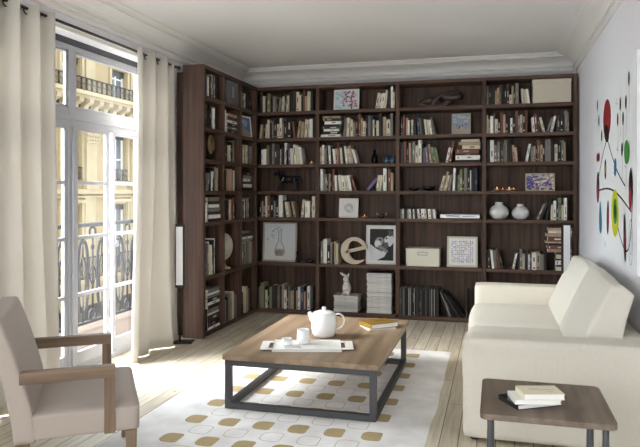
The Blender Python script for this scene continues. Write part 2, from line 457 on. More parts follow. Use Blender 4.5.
curtain('curtain', 'cream eyelet curtain between the french windows and the slim floor lamp', 4.99, 5.66, 3, -3.03, (-.2, .02), phase=.4, bunch=.04)
rd = thing('curtain_rod', 'thin black curtain rod running above the french windows', 'curtain rod', (-3.03, 4.4, 2.68))
MB().tube([(0, -1.7, 0), (0, 1.4, 0)], .011, 10).build('rod', BLACK, rd)
for y in (1.41, -1.71): MB().ell((0, y, 0), (.02, .025, .02)).build('finial', BLACK, rd)
for y in (1.36, -1.5, 0.0-1.25): MB().box(-.1, .005, y-.008, y+.008, -.012, .012).build('bracket', BLACK, rd)

# ------------------------------------------------------------------ bookcases
ZS = [.05, .607, 1.147, 1.462, 1.779, 2.095, 2.41]   # tops of shelf boards, bottom to top
ZTOP = 2.712
TH = .038
def shelf_z(row): return ZS[7-row]          # row 1 = top
BX = [(-2.775, -2.044), (-2.003, -1.098), (-1.054, -.143), (-.100, .800)]
YFR, YBK = 7.33, 7.645
bc = thing('bookcase', 'tall dark walnut bookcase of four wide bays covering the rear wall', 'bookcase', (-.95, YFR, 0))
bx0, by0 = -.95, YFR
def bbox(name, m, x0, x1, y0, y1, z0, z1, root=bc, ox=bx0, oy=by0, bev=.002):
    return MB().box(x0-ox, x1-ox, y0-oy, y1-oy, z0, z1).build(name, m, root, bevel=bev)
bbox('back_panel', WZ, -3.05, .838, YBK-.012, YBK, .0, ZTOP)
bbox('side_panel', WZ, .800, .840, YFR, YBK-.013, 0, ZTOP)
bbox('side_panel', WZ, -3.05, -3.02, YFR+.01, YBK-.013, 0, ZTOP)
for a, b in ((-2.044, -2.003), (-1.098, -1.054), (-.143, -.100)): bbox('divider', WZ, a, b, YFR, YBK-.013, .05, ZTOP-TH)
bbox('top_panel', WX, -3.019, .799, YFR, YBK-.013, ZTOP-TH, ZTOP)
bbox('plinth', WX, -2.77, .799, YFR+.004, YFR+.024, 0, .012)
for i, (a, b) in enumerate(BX):
    a2 = -3.019 if i == 0 else a
    for z in ZS: bbox('shelf', WX, a2+.0005, b-.0005, YFR+.001, YBK-.013, z-TH, z)
XS = -2.775; XSB = -2.98
SY = [(5.88, 6.32), (6.36, 6.80), (6.84, 7.285)]
sc = thing('bookcase', 'dark walnut bookcase of three narrow bays standing along the window wall', 'bookcase', (XS, 5.84, 0))
def sbox(name, m, x0, x1, y0, y1, z0, z1): return bbox(name, m, x0, x1, y0, y1, z0, z1, sc, XS, 5.84)
sbox('end_panel', WSIDE, XSB-.02, XS, 5.84, 5.88, 0, ZTOP)
sbox('filler_panel', WZ, -3.11, XSB-.021, 5.93, 5.96, 0, ZTOP-.05)
sbox('back_panel', WZ, XSB-.02, XSB, 5.881, 7.325, 0, ZTOP)
for y in (6.32, 6.80, 7.286): sbox('divider', WZ, XSB, XS, y, y+.04, .012, ZTOP-TH)
sbox('top_panel', WY, XSB, XS, 5.881, 7.326, ZTOP-TH, ZTOP)
for (a, b) in SY:
    for z in ZS: sbox('shelf', WY, XSB, XS-.001, a+.0005, b-.0005, z-TH, z)

# ------------------------------------------------------------------ books
CC = {'k': ('black', (26,25,24)), 'd': ('dark brown', (60,49,43)), 'g': ('grey', (128,125,118)), 'c': ('cream', (222,212,188)), 'w': ('white', (242,240,232)),
      't': ('tan', (178,158,130)), 'r': ('rust brown', (124,78,64)), 'p': ('pale pink', (196,160,140)), 'o': ('olive', (140,134,98)),
      'v': ('violet', (120,108,150)), 'b': ('dark blue', (54,68,96)), 'n': ('pale green', (134,148,112))}
PAGES = mat('book_pages', (232,226,208), rough=.9)
for k, (n_, c_) in CC.items(): mat('cover_'+n_.replace(' ', '_'), c_, rough=.55, var=.12, vscale=40)
def cover(k): return MATS['cover_'+CC[k][0].replace(' ', '_')]
def book_mesh(t, h, dep, k, seed):
    rr = random.Random(seed)
    m = MB(); c = min(.003, t*.18)
    m.box(0, c, 0, dep, 0, h); m.box(t-c, t, 0, dep, 0, h)
    m.prism([(0, 0), (t*.22, -c*1.2), (t*.78, -c*1.2), (t, 0), (t, c), (0, c)], 0, h, plane='xy')
    m.box(c, t-c, c, dep-.004, .002, h-.004, 1)
    mats = [cover(k), PAGES]
    if t > .012 and rr.random() < .5:
        other = rr.choice('kdrg') if k in 'cwtpn' else rr.choice('cwtt')
        mats.append(cover(other))
        y = -c*1.2-.0004
        w = t*.14; a = rr.uniform(.25, .5)*h; L = rr.uniform(.15, .38)*h
        m.box(t/2-w, t/2+w, y, y+.0006, a, min(a+L, h*.92), 2)
        if rr.random() < .6: m.box(t*.24, t*.76, y, y+.0006, h*.08, h*.08+.012, 2)
    return m, mats
ORD = ['', 'first', 'second', 'third', 'fourth', 'fifth', 'sixth', 'seventh', 'eighth', 'ninth', 'tenth', 'eleventh', 'twelfth', 'thirteenth', 'fourteenth', 'fifteenth', 'sixteenth',
       'seventeenth', 'eighteenth', 'nineteenth', 'twentieth', 'twenty-first', 'twenty-second', 'twenty-third', 'twenty-fourth', 'twenty-fifth', 'twenty-sixth', 'twenty-seventh', 'twenty-eighth', 'twenty-ninth']
ORD += [t+'-'+u if u else v for t, v in (('thirty', 'thirtieth'), ('forty', 'fortieth'), ('fifty', 'fiftieth')) for u in ['']+ORD[1:10]]
BAYW = ['leftmost bay', 'second bay', 'third bay', 'rightmost bay']
SBAYW = ['nearest bay', 'middle bay', 'farthest bay']
def roww(r): return {1: 'top shelf', 7: 'bottom shelf'}.get(r, ORD[r]+' shelf down')
def corners(t, h, th):
    """2-D outline of a book leaning by th (positive = top to the right) standing on its lower corner"""
    c, s = math.cos(th), math.sin(th)
    P = [(0, 0), (t, 0), (t, h), (0, h)]
    P = [(x*c+z*s, -x*s+z*c) for x, z in P]
    mz = min(p[1] for p in P); return [(p[0], p[1]-mz) for p in P], -mz
def overlap(A, B):
    for P, Q in ((A, B), (B, A)):
        for i in range(4):
            x0, z0 = P[i]; x1, z1 = P[(i+1) % 4]; nx, nz = z1-z0, x0-x1
            a = [nx*p[0]+nz*p[1] for p in P]; b = [nx*q[0]+nz*q[1] for q in Q]
            if max(a) <= min(b)+1e-9 or max(b) <= min(a)+1e-9: return False
    return True
NB = 0
PEND = []
def fill(case, bay, row, spec, name='book', cat='book', dep=(.14, .19), front=None, hmax=None):
    """spec: tokens colour+thickness:height[+lean], or @offset"""
    global NB
    if case == 'rear': x0, x1 = BX[bay]; unit = (x1-x0)/[58.3, 76.5, 82.3, 87.1][bay]; W = x1-x0
    else: x0, x1 = SY[bay]; unit = .01; W = x1-x0
    z = shelf_z(row); top = {1: ZTOP-TH}.get(row, shelf_z(row-1)-TH if row > 1 else 0)-z
    placed = []; cur = .004; n = 0
    for tk in spec.split():
        if tk[0] == '@': cur = max(cur, float(tk[1:])*unit); continue
        k = tk[0]; rest = tk[1:]; tt, hh = rest.split(':'); lean = 0.0
        for sg in '+-':
            if sg in hh:
                hh, ll = hh.split(sg); lean = float(ll)*(1 if sg == '+' else -1); break
        t = float(tt)*unit*.97; h = min(float(hh)*unit*R.uniform(.985, 1.01), top-.012)
        th = math.asin(max(-.8, min(.8, lean/float(hh))))
        P, lift = corners(t, h, th)
        mn = min(p[0] for p in P)
        x = cur-mn
        if placed:
            # slide right until clear of the last few
            x = cur - max(mn, -9) if lean >= 0 else cur
            if lean < 0: x = cur
            for _ in range(400):
                Q = [(p[0]+x, p[1]) for p in P]
                if Q and (min(q[0] for q in Q) < .001 or any(overlap(Q, p) for p in placed[-6:])): x += .001
                else: break
        Q = [(p[0]+x, p[1]) for p in P]
        if max(q[0] for q in Q) > W-.001:
            # try upright and thinner
            if th > 0:
                th = 0; P, lift = corners(t, h, 0); x = max(max(q[0] for q in p) for p in placed)+.0008 if placed else cur
                Q = [(p[0]+x, p[1]) for p in P]
            if max(q[0] for q in Q) > W-.001: break
        placed.append(Q)
        floor_pts = [q[0] for q in Q if q[1] < 1e-6]
        cur = max(floor_pts)+.0008
        d = R.uniform(*dep); fr = (R.uniform(.02, .05) if front is None else front)
        n += 1; NB += 1
        m, mats = book_mesh(t, h, d, k, NB*7+3)
        if case == 'rear': MW = T(x0+x, YFR+fr, z+lift) @ Ry(th)
        else: MW = T(XS-fr, x0+x, z+lift) @ Rz(PI/2) @ Ry(th)
        size = 'tall' if h > top*.8 else ('short' if h < top*.6 else ('thin' if t < .016 else ('thick' if t > .034 else '')))
        if name == 'book': what = (size+' '+CC[k][0]+(' leaning' if abs(th) > .06 else '')+' book').strip()
        else: what = (CC[k][0]+' '+name.replace('_', ' '))
        place = (BAYW[bay] if case == 'rear' else SBAYW[bay])
        ct = 'rear bookcase' if case == 'rear' else 'window-side bookcase'
        if case == 'side': ct = 'side bookcase'
        shown = t*h*(1 if case == 'rear' else .42)*(7.4/MW.translation.length)**2
        PEND.append((shown, m, mats, MW, name, '%s, %s from left, %s, %s, %s' % (what, ORD[n], roww(row), place, ct), cat,
            {'book': 'books standing in the ', 'cd_case': 'disc cases in the ', 'record_sleeve': 'record sleeves in the '}[name]+ct))
    return placed
F = lambda b, r, s: fill('rear', b, r, s)
# leftmost bay
F(0, 1, "@1.5 d3:20 c2.5:16 k2:15 o3.5:18 k2:14 t2.3:15.5 g2:15 k1.5:13 g2:14+2 c2.5:15+1.5 k1.5:15 c2:15.5+1 k4:19 d3:22 c3:19 c2.5:15.5 k1.5:14 r2:21 t2.3:14 c3:18.5 d2:21")
F(0, 2, "@1 t2.5:13.5+1.5 k2:15 c2:14+.5 c2.3:18 k1.5:15 g2:16 k3.4:17 c2.5:14 w2.5:19.5 p2.5:13.5 k3.5:17 k4:18 r2.5:16-2 k1:14 t2.5:16+2.5 t3:14.5+1 c3:17.5+1 c2:17 w3:17.5 k3:18")
F(0, 3, "@1 k2.3:14 w2:14.5 w3:15 o3:18.5 k2.5:15 g2.7:20.5 d3:20 d2.6:19 w1.6:14.5 k2.6:16 w2.4:21 k1:14 v2.6:15-1 c3:15.5-1 w2.4:19-1.5 c3:18-2 w2.6:16-2")
F(0, 5, "@1 k2.3:14 t1.6:15 d2:17 c2:20 r3:21 k4:19 g2:15.5 k2.6:17 w4.2:22 d2.2:16-1 c2.6:15-2 t2.2:14-2 k1.5:15-3 t2:15-3 @42.5 c2.5:17+2 @47 w2.6:15.5 w2.6:15.5 k1.8:17 c3.2:20")
F(0, 7, "g1.6:20 o4:24 k1.5:20 c2.4:17 k1.6:21 n2.8:20 d4:22 k1.6:18 g2:22 d1.6:21 t2.7:23 w2.7:18 d1.5:22 g2.2:22 t3.6:17 k2.4:20 t1.8:18 w2:21 b3.4:22 p2:17 k1.2:18 w3:22")
# second bay
F(1, 1, "@56 c2.4:15.5+2.5 c2.6:15+2.3 w2.6:15+2.3 c2.5:18+2.5 k2.6:18 w2:21.5 c2:16")
F(1, 2, "@24 g2.6:18+1.5 c3:18.5+1 c3:17 g2.6:14 k2.6:17 r2.4:22.5 t2.3:18 c2.8:15 k2.2:19 g2.6:20 b2.4:20 c1.6:16 k1.6:17 c2.6:15 d2.6:22 k1.6:19 t3:18.5 c4.2:16 g2.6:22")
F(1, 3, "p2:17 w2.3:19 g2.6:15 k1.2:17 w2.2:18.5-1 k2:17-1 w2.4:15-1.5 p2.5:15-1 r1.8:20-1 c2.4:16-1 k2.4:18-1.5 w2.2:17.5-2 c2.4:15-2.5 t2.6:18-3 w2.4:14.5-4")
F(1, 4, "w2.6:22 g2.4:18 g2.3:17 k1.3:16 t2.2:17 k1.6:14 r2.4:22 w2.4:15.5-.5 k1.2:14-1 c3:15.5-1.5 w3:15-1.6 c2.7:15-2 w3:15.5-2.5 r2.2:15-5 @47 v3:14+9 c2.4:15.5+2 c2.5:15.5+2 w3.6:22 k1.3:18 r2.6:21 t2.6:18")
F(1, 6, "@1 g2.3:22 w4.2:24 k3.6:18 g2:21 k1.6:20 t2.4:22 c2:20")
# third bay
F(2, 2, "@1 d2:19 r2:21 k1:14 p2.2:18 w2:15.5 k1:14 c2.4:16 k3.2:17 b2.6:19-1.5 g2:18-1.5 k2.2:16-1 c2.6:16-2 c2.4:15.5-2 w2:15.5-2.3 g1.8:18-4")
F(2, 3, "d3.6:22 r2.8:22.5 k2.4:18 p2.4:21 k1:18 g3.4:22 c2.8:18 w3.4:23.5 k2:20 g1.6:15 v3:16-1 t2.6:19-2 n3.4:16-2.5 n2.4:16-3 @46 w2.6:15.5+3.5 r2.4:21+3.5")
F(2, 4, "@40 c2.4:15.5+4 t2.4:20+5 c2.2:16+4 g2.4:17+3 w2.6:23+1 k2:19 n2:16 o2.6:22 k1.6:18 g3.2:23 k2.6:20 w1.2:21 k3.4:21 b2.4:23")
fill('rear', 2, 5, "g2.32:10 w1.22:10 k3.17:10-.3 g1.71:10-.4 w2.44:10-.6 k2.07:10-.6 w1.46:10-.6 k2.93:10-.6 w2.20:10-1 k1.71:10-1 w2.93:10-1 c2.32:10-1 k1.71:10-1 w2.68:10-1 g2.32:10-1 w2.32:10-1.2 k1.71:10-1.2", 'cd_case', 'disc case', (.12, .13), .03)
fill('rear', 2, 7, ' '.join(R.choice(['k1.1:28', 'k1:28', 'd.9:28', 'k1.2:27.5', 'g.5:28', 'w.3:28', 'k1.1:28', 'k1.3:28']) for _ in range(43)) +
     ' k1.2:27-9 w.4:27-10 k1.3:27-11 k1.2:27-12.5 g.4:27-14 k1.3:27-15 k1.2:27-17 @72 g.5:27+10', 'record_sleeve', 'record', (.27, .28), .012)
fill_tail = fill
# rightmost bay
F(3, 1, "g2.2:20 k3:20 k3.4:18 t2.2:15 t2.3:18 r2:21 k3:20 k2.6:17 d2.7:22.5 c2.5:10 t2:19 k1.6:20 g3.6:22 @36.5 c2.4:16-1 c2.6:15.5-1.6 w2.4:15.5-2")
F(3, 2, "c1.8:20 t2:15 w3.4:18.5 g1.6:21 c3:15 k2.4:16 r3:22 p2.4:20 k2.4:17 k2.4:18 w2.2:16 k3:17 r2.5:23 g2.3:18 c2.4:19 k2.6:22 r2.3:24 @47 w2.6:16-1 r3:19-1.5 d2:18-2 c2.4:16-4 @61 g2.4:16+5 w2.4:17+4 k3.6:17 k2.6:18 d1.6:17 g2.6:22 g1.6:20")
F(3, 3, "k3.6:22 w4.2:23.5 g3.4:18 g2.6:22 k1:19 d2.6:19 v1:20 o2.6:23 k3.2:22 d2:20 t2.2:18-1 p2.4:15.5-1.5 @40 w2.4:19+3.5 g2.6:16 t2.2:16.5 k1.4:21 r3.4:23 t2.4:17.5 k2.2:19 g2.7:23 g3:23 k3.6:20 c3.2:18 k3.6:20 g2.2:22 t2.2:20")
F(3, 5, "@51 g2.4:18+7 d2.4:18+7 k2.4:22+4 c2.6:16 w3:20 k2:18 n3.2:23 c2.4:16 w2.8:23.5")
F(3, 6, "k1.6:18 d2:20 w2.5:20-2 g3:19-2 r2.4:20-3 k2.4:18-3.5 @27 w2.3:16+3 k2:17 g2.6:20 c2.6:16 k3.2:20 w2.2:16 k1.4:18 w4.6:18 t4:19 g3.6:16 k3.2:18")
# window-side bookcase
G = lambda b, r, s: fill('side', b, r, s)
G(0, 1, "@1 c2.6:22 k4:19 k4.5:23 w3.6:21 d4:22 c3:24 k3.5:22 g3.5:24 w3:25 k4:23")
G(0, 2, "k4.5:23 k4:22 d4:24 k4:20 k5:24 g3:23 w4:22 g3:24 k4:20")
G(0, 4, "@2 c2.5:20 k5:22 g3:18+4 k4:23 w2.5:20+3 k5:24 g3:25 t3:24")
G(0, 6, "k6:30 b3:28 g4:33 w4:34 c3:30-2 k4:35 w4:36 k4:30")
G(1, 3, "@1 g4:20 d5:18 k4:22 t4:20 c4:18 k5:22 g4:23 t4:24")
G(1, 4, "@2 g4:24 c3:16 k5:22 t5:24 p6:24 d5:22 c3:23")
G(1, 5, "k5:22 g5:21 k3:22 d4:20 c4:18 p6:22 r4:24 k5:20")
G(1, 7, "k5:26 g3:24 w4:20 k3:26 g6:30 t5:28 c4:30 t5:27 g3:25")
G(2, 1, "k4:22 w2.5:18 k4:20 c4:18 k4:23 w3.5:19 k5:22 k6:22")
G(2, 3, "@1 g4:22 d4:20 c4:18 t6:22 c5:22 g4:20 d4:24 g4:21")
G(2, 5, "d5:22 g5:23 k3:20 w3:22 k4:21 t4:22 g4:24 c3:23 k5:22")
G(2, 7, "k4:24 g3:28 k4:25 w2.5:30 c5:30 t4:30 k4:28 g6:26")

# horizontal stacks
def lying(case, bay, row, u0, layers, z0=0.0, what='book', nm='book', grp=None, fr=.03, where='stack'):
    """layers bottom to top: (colour, offset, width, height) in bay units"""
    if case == 'rear': x0, x1 = BX[bay]; unit = (x1-x0)/[58.3, 76.5, 82.3, 87.1][bay]
    else: x0, x1 = SY[bay]; unit = .01
    z = shelf_z(row)+z0; N = len(layers)
    for i, (k, off, w, h) in enumerate(layers):
        t = h*unit; L = w*unit; d = R.uniform(.15, .19)
        m, mats = book_mesh(t, L, d, k, 900+i*13+row*7+bay)
        u = (u0+off)*unit
        # lay the book down: its height runs along the shelf
        lay = Matrix(((0,0,1,0), (0,1,0,0), (-1,0,0,t), (0,0,0,1)))
        jit = Rz(R.uniform(-.03, .03))
        if case == 'rear': MW = T(x0+u, YFR+fr, z) @ jit @ lay
        else: MW = T(XS-fr, x0+u, z) @ Rz(PI/2) @ jit @ lay
        pl = (BAYW if case == 'rear' else SBAYW)[bay]; ct = 'rear bookcase' if case == 'rear' else 'window-side bookcase'
        pos = 'bottom of' if i == 0 else ('top of' if i == N-1 else ORD[i+1]+' from bottom in')
        ct = ct.replace('window-side', 'side')
        shown = t*L*(1 if case == 'rear' else .42)*(7.4/MW.translation.length)**2
        PEND.append((shown, m, mats, MW, nm, '%s %s flat, %s %s, %s, %s, %s' % (CC[k][0], what, pos, where, roww(row), pl, ct), what, grp or ('books lying in the '+ct)))
        z += t+.0005
lying('rear', 1, 2, 1, [('w', 0, 21, 2.7), ('k', 1.5, 19, 3), ('w', 3, 16, 2.4), ('d', 1, 20.5, 2.6), ('k', 2, 18, 1.8), ('w', 4, 17, 3.2), ('d', 1.5, 18.5, 2.6), ('t', 2, 18, 2.4)])
lying('rear', 2, 3, 56, [('k', 0, 23.5, 2.6), ('w', .3, 24, 4.6), ('k', 1, 22, 1.6), ('r', .4, 23, 4.6), ('c', 7, 17.5, 3.6), ('t', 3.5, 21, 3.6), ('c', 6, 17.5, 2.4)])
lying('rear', 3, 6, 70, [('c', 0, 15.5, 4), ('k', .5, 15, 2), ('w', 0, 15.8, 4.5), ('k', 0, 15.5, 1.4), ('c', .5, 15, 4.6), ('d', 0, 15.5, 2.2), ('t', -7.5, 23.5, 3), ('r', -8.5, 24, 4.2), ('k', -7, 21, 2), ('c', -10, 24, 1.6), ('r', -7.5, 23.5, 5.2), ('t', -9.5, 25.5, 3.6), ('w', -7, 23, 2.4), ('p', -8, 24, 3)], fr=.02)
lying('side', 1, 2, 14, [('k', 0, 26, 4), ('g', 1, 24, 3), ('k', 0, 27, 4), ('w', 1, 26, 3), ('d', 0, 26, 4), ('p', 2, 24, 3)])
G(1, 2, "@1 k4:23 w3.5:24 k3.5:22")
lying('side', 0, 5, 13, [('k', 0, 28, 3), ('w', 1, 27, 4), ('k', 0, 28, 3), ('g', 1, 27, 4), ('w', 0, 28, 3.5), ('k', 0, 28, 3), ('g', 0, 27, 4)])
G(0, 5, "@1 k4:22 w3.5:19 k3:23")
lying('side', 2, 4, 10, [('k', 0, 26, 4), ('w', 0, 27, 4), ('k', 1, 26, 3), ('w', 1, 22, 3), ('g', 0, 26, 4), ('k', 0, 27, 4)])
G(2, 4, "@1 g4:23 k3.5:22")
G(2, 6, "@2 g5:26 g6:26 k3:25 w3:26 g5:26 g6:25 t5:26 g4:26")
lying('side', 2, 6, 3, [('g', 0, 36, 3), ('w', 2, 34, 2.5), ('k', 0, 34, 4), ('g', 1, 30, 2)], z0=.268)
lying('side', 0, 7, 12, [('w', 0, 29, 2.5), ('k', 1, 28, 6), ('d', 0, 29, 6), ('w', 0, 28, 2), ('g', 0, 28, 4), ('k', 1, 28, 4), ('w', 0, 29, 3), ('k', 0, 28, 4), ('g', 0, 29, 3), ('w', 0, 28, 2), ('g', 1, 27, 4)])
G(0, 7, "@1 g3.5:24 w3.5:27 k2.5:22")
def flush_books():
    bk = sorted([p for p in PEND if p[4] == 'book'], key=lambda p: -p[0])
    rest = bk[300:]
    for p in [q for q in PEND if q[4] != 'book']+bk[:300]:
        o = p[1].build(p[4], p[2]); o.matrix_world = p[3]; tag(o, p[5], p[6], p[7])
    big = MB(); mats = [PAGES]
    for p in rest:
        ids = []
        for mm in p[2]:
            if mm not in mats: mats.append(mm)
            ids.append(mats.index(mm))
        o0 = len(big.v)
        big.v += [tuple(p[3] @ Vector(v)) for v in p[1].v]
        big.f += [[i+o0 for i in f] for f in p[1].f]; big.m += [ids[i] for i in p[1].m]; big.sm += p[1].sm
    o = big.build('books', mats)
    tag(o, 'narrow and dim books filling the gaps between the larger ones in both bookcases', 'books', None, 'stuff')
# stacks of magazines, white fore-edges out, each issue a thing
def magstack(bay, row, uc, n, w, label):
    x0, x1 = BX[bay]; unit = (x1-x0)/76.5; z = shelf_z(row)
    for i in range(n):
        t = R.uniform(.014, .0175) if n > 20 else R.uniform(.0085, .0125); ww = w*unit*R.uniform(.95, 1.0)
        m = MB(); nn = 8
        bend = R.uniform(.0, .0015)
        m.box(-ww/2, ww/2, 0, .22, 0, .001, 0); m.box(-ww/2+.002, ww/2-.002, .002, .218, .001, t-.0012, 1); m.box(-ww/2, ww/2, 0, .22, t-.001, t, 0)
        o = m.build('magazine', [cover(R.choice('gwcdw')), mat('magazine_pages', (248,246,240), rough=.8, var=.35, vscale=14, stretch=(1,.3,12))])
        o.location = (x0+uc*unit+R.uniform(-.004, .004), YFR+.03+R.uniform(0, .01), z); o.rotation_euler = (0, 0, R.uniform(-.03, .03))
        pos = 'bottom one' if i == 0 else ('topmost' if i == n-1 else ORD[i+1]+' from the bottom')
        tag(o, 'white-edged magazine, %s in %s' % (pos, label), 'magazine', 'magazines in '+label)
        z += t+.0004
    return z
zr = magstack(1, 7, 26.5, 17, 25, 'the low stack under the rabbit, bottom shelf')
magstack(1, 7, 59.8, 29, 25, 'the tall stack right of the rabbit, bottom shelf')

flush_books()
# ------------------------------------------------------------------ pictures
def flat_mats(cols): return [mat('ink_%d_%d_%d' % c, c, rough=.6) for c in cols]
def picture(label, bay, row, uc, w, h, frame_mat, fw, art, lean=.12, matw=0.0, mcol=(240,238,232), rz=0, case='rear', depth=.022, off=None, cat='framed picture'):
    if case == 'rear': x0, x1 = BX[bay]; unit = (x1-x0)/[58.3, 76.5, 82.3, 87.1][bay]
    else: x0, x1 = SY[bay]; unit = .01
    z = shelf_z(row)
    W, Hh = w*unit, h*unit
    off = .1 if off is None else off
    root = bpy.data.objects.new('framed_picture', None); COL.objects.link(root)
    tag(root, label, cat, 'framed pictures standing on the shelves')
    if case == 'rear': root.matrix_world = T(x0+uc*unit, YFR+off, z) @ Rz(rz)
    else: root.matrix_world = T(XS-off, x0+uc*unit, z) @ Rz(PI/2+rz)
    L = Rx(-lean)
    f = MB()
    f.box(-W/2, W/2, 0, depth, 0, fw, M=L); f.box(-W/2, W/2, 0, depth, Hh-fw, Hh, M=L)
    f.box(-W/2, -W/2+fw, 0, depth, fw, Hh-fw, M=L); f.box(W/2-fw, W/2, 0, depth, fw, Hh-fw, M=L)
    f.build('frame', frame_mat, root, bevel=.002)
    bk = MB().box(-W/2+fw*.5, W/2-fw*.5, depth*.6, depth*.9, fw*.5, Hh-fw*.5, M=L)
    polys, cols = art
    iw, ih = W-2*fw-2*matw, Hh-2*fw-2*matw
    p = MB(); cl = [mcol]+cols
    p.box(-W/2+fw*.6, W/2-fw*.6, depth*.45, depth*.6, fw*.6, Hh-fw*.6, 0, M=L)
    y = depth*.45-.0004
    for q, (pts, ci) in enumerate(polys):
        yy = y-.00002*q-.0003
        vs = [(-iw/2+a*iw, yy, fw+matw+b*ih) for a, b in pts]
        p.add(vs, [list(range(len(vs)))], ci+1, False, L)
    p.build('print', flat_mats(cl), root)
    bk.build('backing', BLACK, root)
    return root
def blob(cx, cy, rx, ry, rr, n=9, j=.3, rot=0):
    out = []
    for i in range(n):
        a = 2*PI*i/n; s = 1+rr.uniform(-j, j); x, y = rx*s*math.cos(a), ry*s*math.sin(a)
        out.append((min(1, max(0, cx+x*math.cos(rot)-y*math.sin(rot))), min(1, max(0, cy+x*math.sin(rot)+y*math.cos(rot)))))
    return out
def stroke(pts, w):
    L = []; Rr = []
    for i, (x, y) in enumerate(pts):
        x2, y2 = pts[min(i+1, len(pts)-1)]; x1, y1 = pts[max(i-1, 0)]
        dx, dy = x2-x1, y2-y1; l = math.hypot(dx, dy) or 1
        L.append((x-dy/l*w/2, y+dx/l*w/2)); Rr.append((x+dy/l*w/2, y-dx/l*w/2))
    return [[L[i], Rr[i], Rr[i+1], L[i+1]] for i in range(len(pts)-1)]
FULL = [(0,0),(1,0),(1,1),(0,1)]
def art_blossom():
    r = random.Random(4); P = [(FULL, 0)]
    for i in range(30): P.append((blob(r.random(), r.random(), .1, .1, r), r.choice([1, 1, 5])))
    for q in stroke([(.72, 0), (.74, .35), (.7, .6), (.8, 1)], .05): P.append((q, 3))
    for q in stroke([(.74, .35), (.5, .45), (.3, .7), (.1, .85)], .02): P.append((q, 3))
    for q in stroke([(.72, .6), (.5, .75), (.4, .95)], .02): P.append((q, 3))
    for i in range(34): P.append((blob(.35+.6*r.random(), .15+.8*r.random(), .05, .05, r), r.choice([2, 2, 4])))
    return P, [(222,230,234), (186,216,220), (206,120,146), (90,56,70), (176,60,90), (232,226,230)]
def art_flask():
    P = [(FULL, 0), ([(0, .0), (1, 0), (1, .35), (0, .42)], 2)]
    pts = [(.44, .86), (.46, .84), (.46, .5), (.36, .34), (.34, .2), (.4, .12), (.6, .12), (.66, .2), (.64, .34), (.54, .5), (.54, .84), (.56, .86)]
    for q in stroke(pts, .018): P.append((q, 1))
    for q in stroke([(.37, .3), (.63, .3)], .012): P.append((q, 1))
    P.append(([(.38, .14), (.62, .14), (.64, .28), (.36, .28)], 3))
    r = random.Random(2)
    for i in range(14):
        x, y = r.uniform(.06, .4), r.uniform(.55, .95)
        for q in stroke([(x, y), (x+.06, y+.01)], .01): P.append((q, 1))
    for q in stroke([(.25, .8), (.5, .92), (.52, .8)], .012): P.append((q, 1))
    return P, [(212,217,219), (90,94,98), (216,216,210), (150,140,136)]
def art_sky():
    r = random.Random(5)
    P = [(FULL, 0), ([(0,0),(1,0),(1,.3),(0,.36)], 1)]
    for i in range(10): P.append((blob(r.random(), .6+.35*r.random(), .14, .06, r), 2))
    for i in range(9): P.append((blob(.2+.6*r.random(), .15+.35*r.random(), .035, .05, r), r.choice([3, 4])))
    return P, [(150,162,176), (176,166,150), (186,190,194), (84,72,62), (170,120,90)]
def art_scribble():
    r = random.Random(6); P = [(FULL, 0)]
    for k in range(13):
        a0 = r.random()*6; rr = r.uniform(.08, .3); cx, cy = .5+r.uniform(-.08, .08), .5+r.uniform(-.08, .08)
        for q in stroke([(cx+rr*math.cos(a0+t*.5)*(1+.2*math.sin(t)), cy+rr*math.sin(a0+t*.5)) for t in range(10)], .012): P.append((q, 1))
    return P, [(236,234,228), (150,150,152)]
def art_mono():
    P = [(FULL, 0)]; r = random.Random(9)
    P.append(([(0, 0), (.3, 0), (.62, .12), (.75, .3), (.5, .3), (.25, .38), (.05, .5), (0, .5)], 1))
    P.append((blob(.4, .6, .2, .16, r, 14, .08, .5), 2)); P.append((blob(.34, .52, .14, .12, r, 14, .1), 1))
    P.append((blob(.82, .66, .2, .22, r, 14, .08), 1)); P.append((blob(.86, .86, .16, .1, r, 12, .1), 3))
    P.append((blob(.5, .84, .3, .12, r, 14, .12), 0)); P.append((blob(.62, .42, .2, .1, r, 12, .2, .6), 3))
    P.append(([(.3, .42), (.75, .22), (.8, .3), (.42, .5)], 2)); P.append((blob(.84, .18, .12, .14, r, 12, .15), 0))
    P.append((blob(.44, .66, .05, .03, r), 0)); P.append((blob(.7, .7, .04, .03, r), 0)); P.append((blob(.15, .75, .12, .15, r), 0))
    for i in range(14):
        x = .35+.03*i
        for q in stroke([(x, .3), (x+.07, .5)], .008): P.append((q, 3))
    return P, [(18,18,18), (222,222,222), (150,150,150), (84,84,84)]
def art_grid():
    r = random.Random(8); P = [(FULL, 0)]
    for i in range(12):
        for j in range(12):
            if r.random() < .15: continue
            x, y = .1+.8*i/11, .1+.8*j/11
            P.append((blob(x, y, .024, .025, r, 5, .4), r.choice([1, 1, 2, 3, 4])))
    return P, [(242,240,238), (120,110,160), (190,130,140), (110,110,120), (170,160,190)]
def art_mottle():
    r = random.Random(12); P = [(FULL, 0)]
    for i in range(150):
        x, y = r.random(), r.random(); c = 1 if x+r.uniform(-.3, .3) < .35 else r.choice([2, 3, 4, 2, 1])
        P.append((blob(x, y, r.uniform(.03, .09), r.uniform(.02, .08), r, 7, .5, r.random()*3), c))
    return P, [(196,186,170), (76,66,140), (230,224,214), (160,120,90), (110,100,150), (205,180,120)]
def art_blue():
    r = random.Random(3); P = [(FULL, 0), ([(0, 0), (1, 0), (1, .25), (.6, .35), (0, .2)], 1)]
    P.append((blob(.6, .7, .25, .2, r), 2)); P.append(([(.45, .2), (.6, .2), (.55, .75)], 1))
    return P, [(84,112,150), (150,140,130), (140,160,184)]
FW_WHITE = mat('white_frame', (234,232,228), rough=.5)
FW_GREY = mat('pale_grey_frame', (176,174,160), rough=.5)
FW_CREAM = mat('cream_frame', (214,208,186), rough=.5)
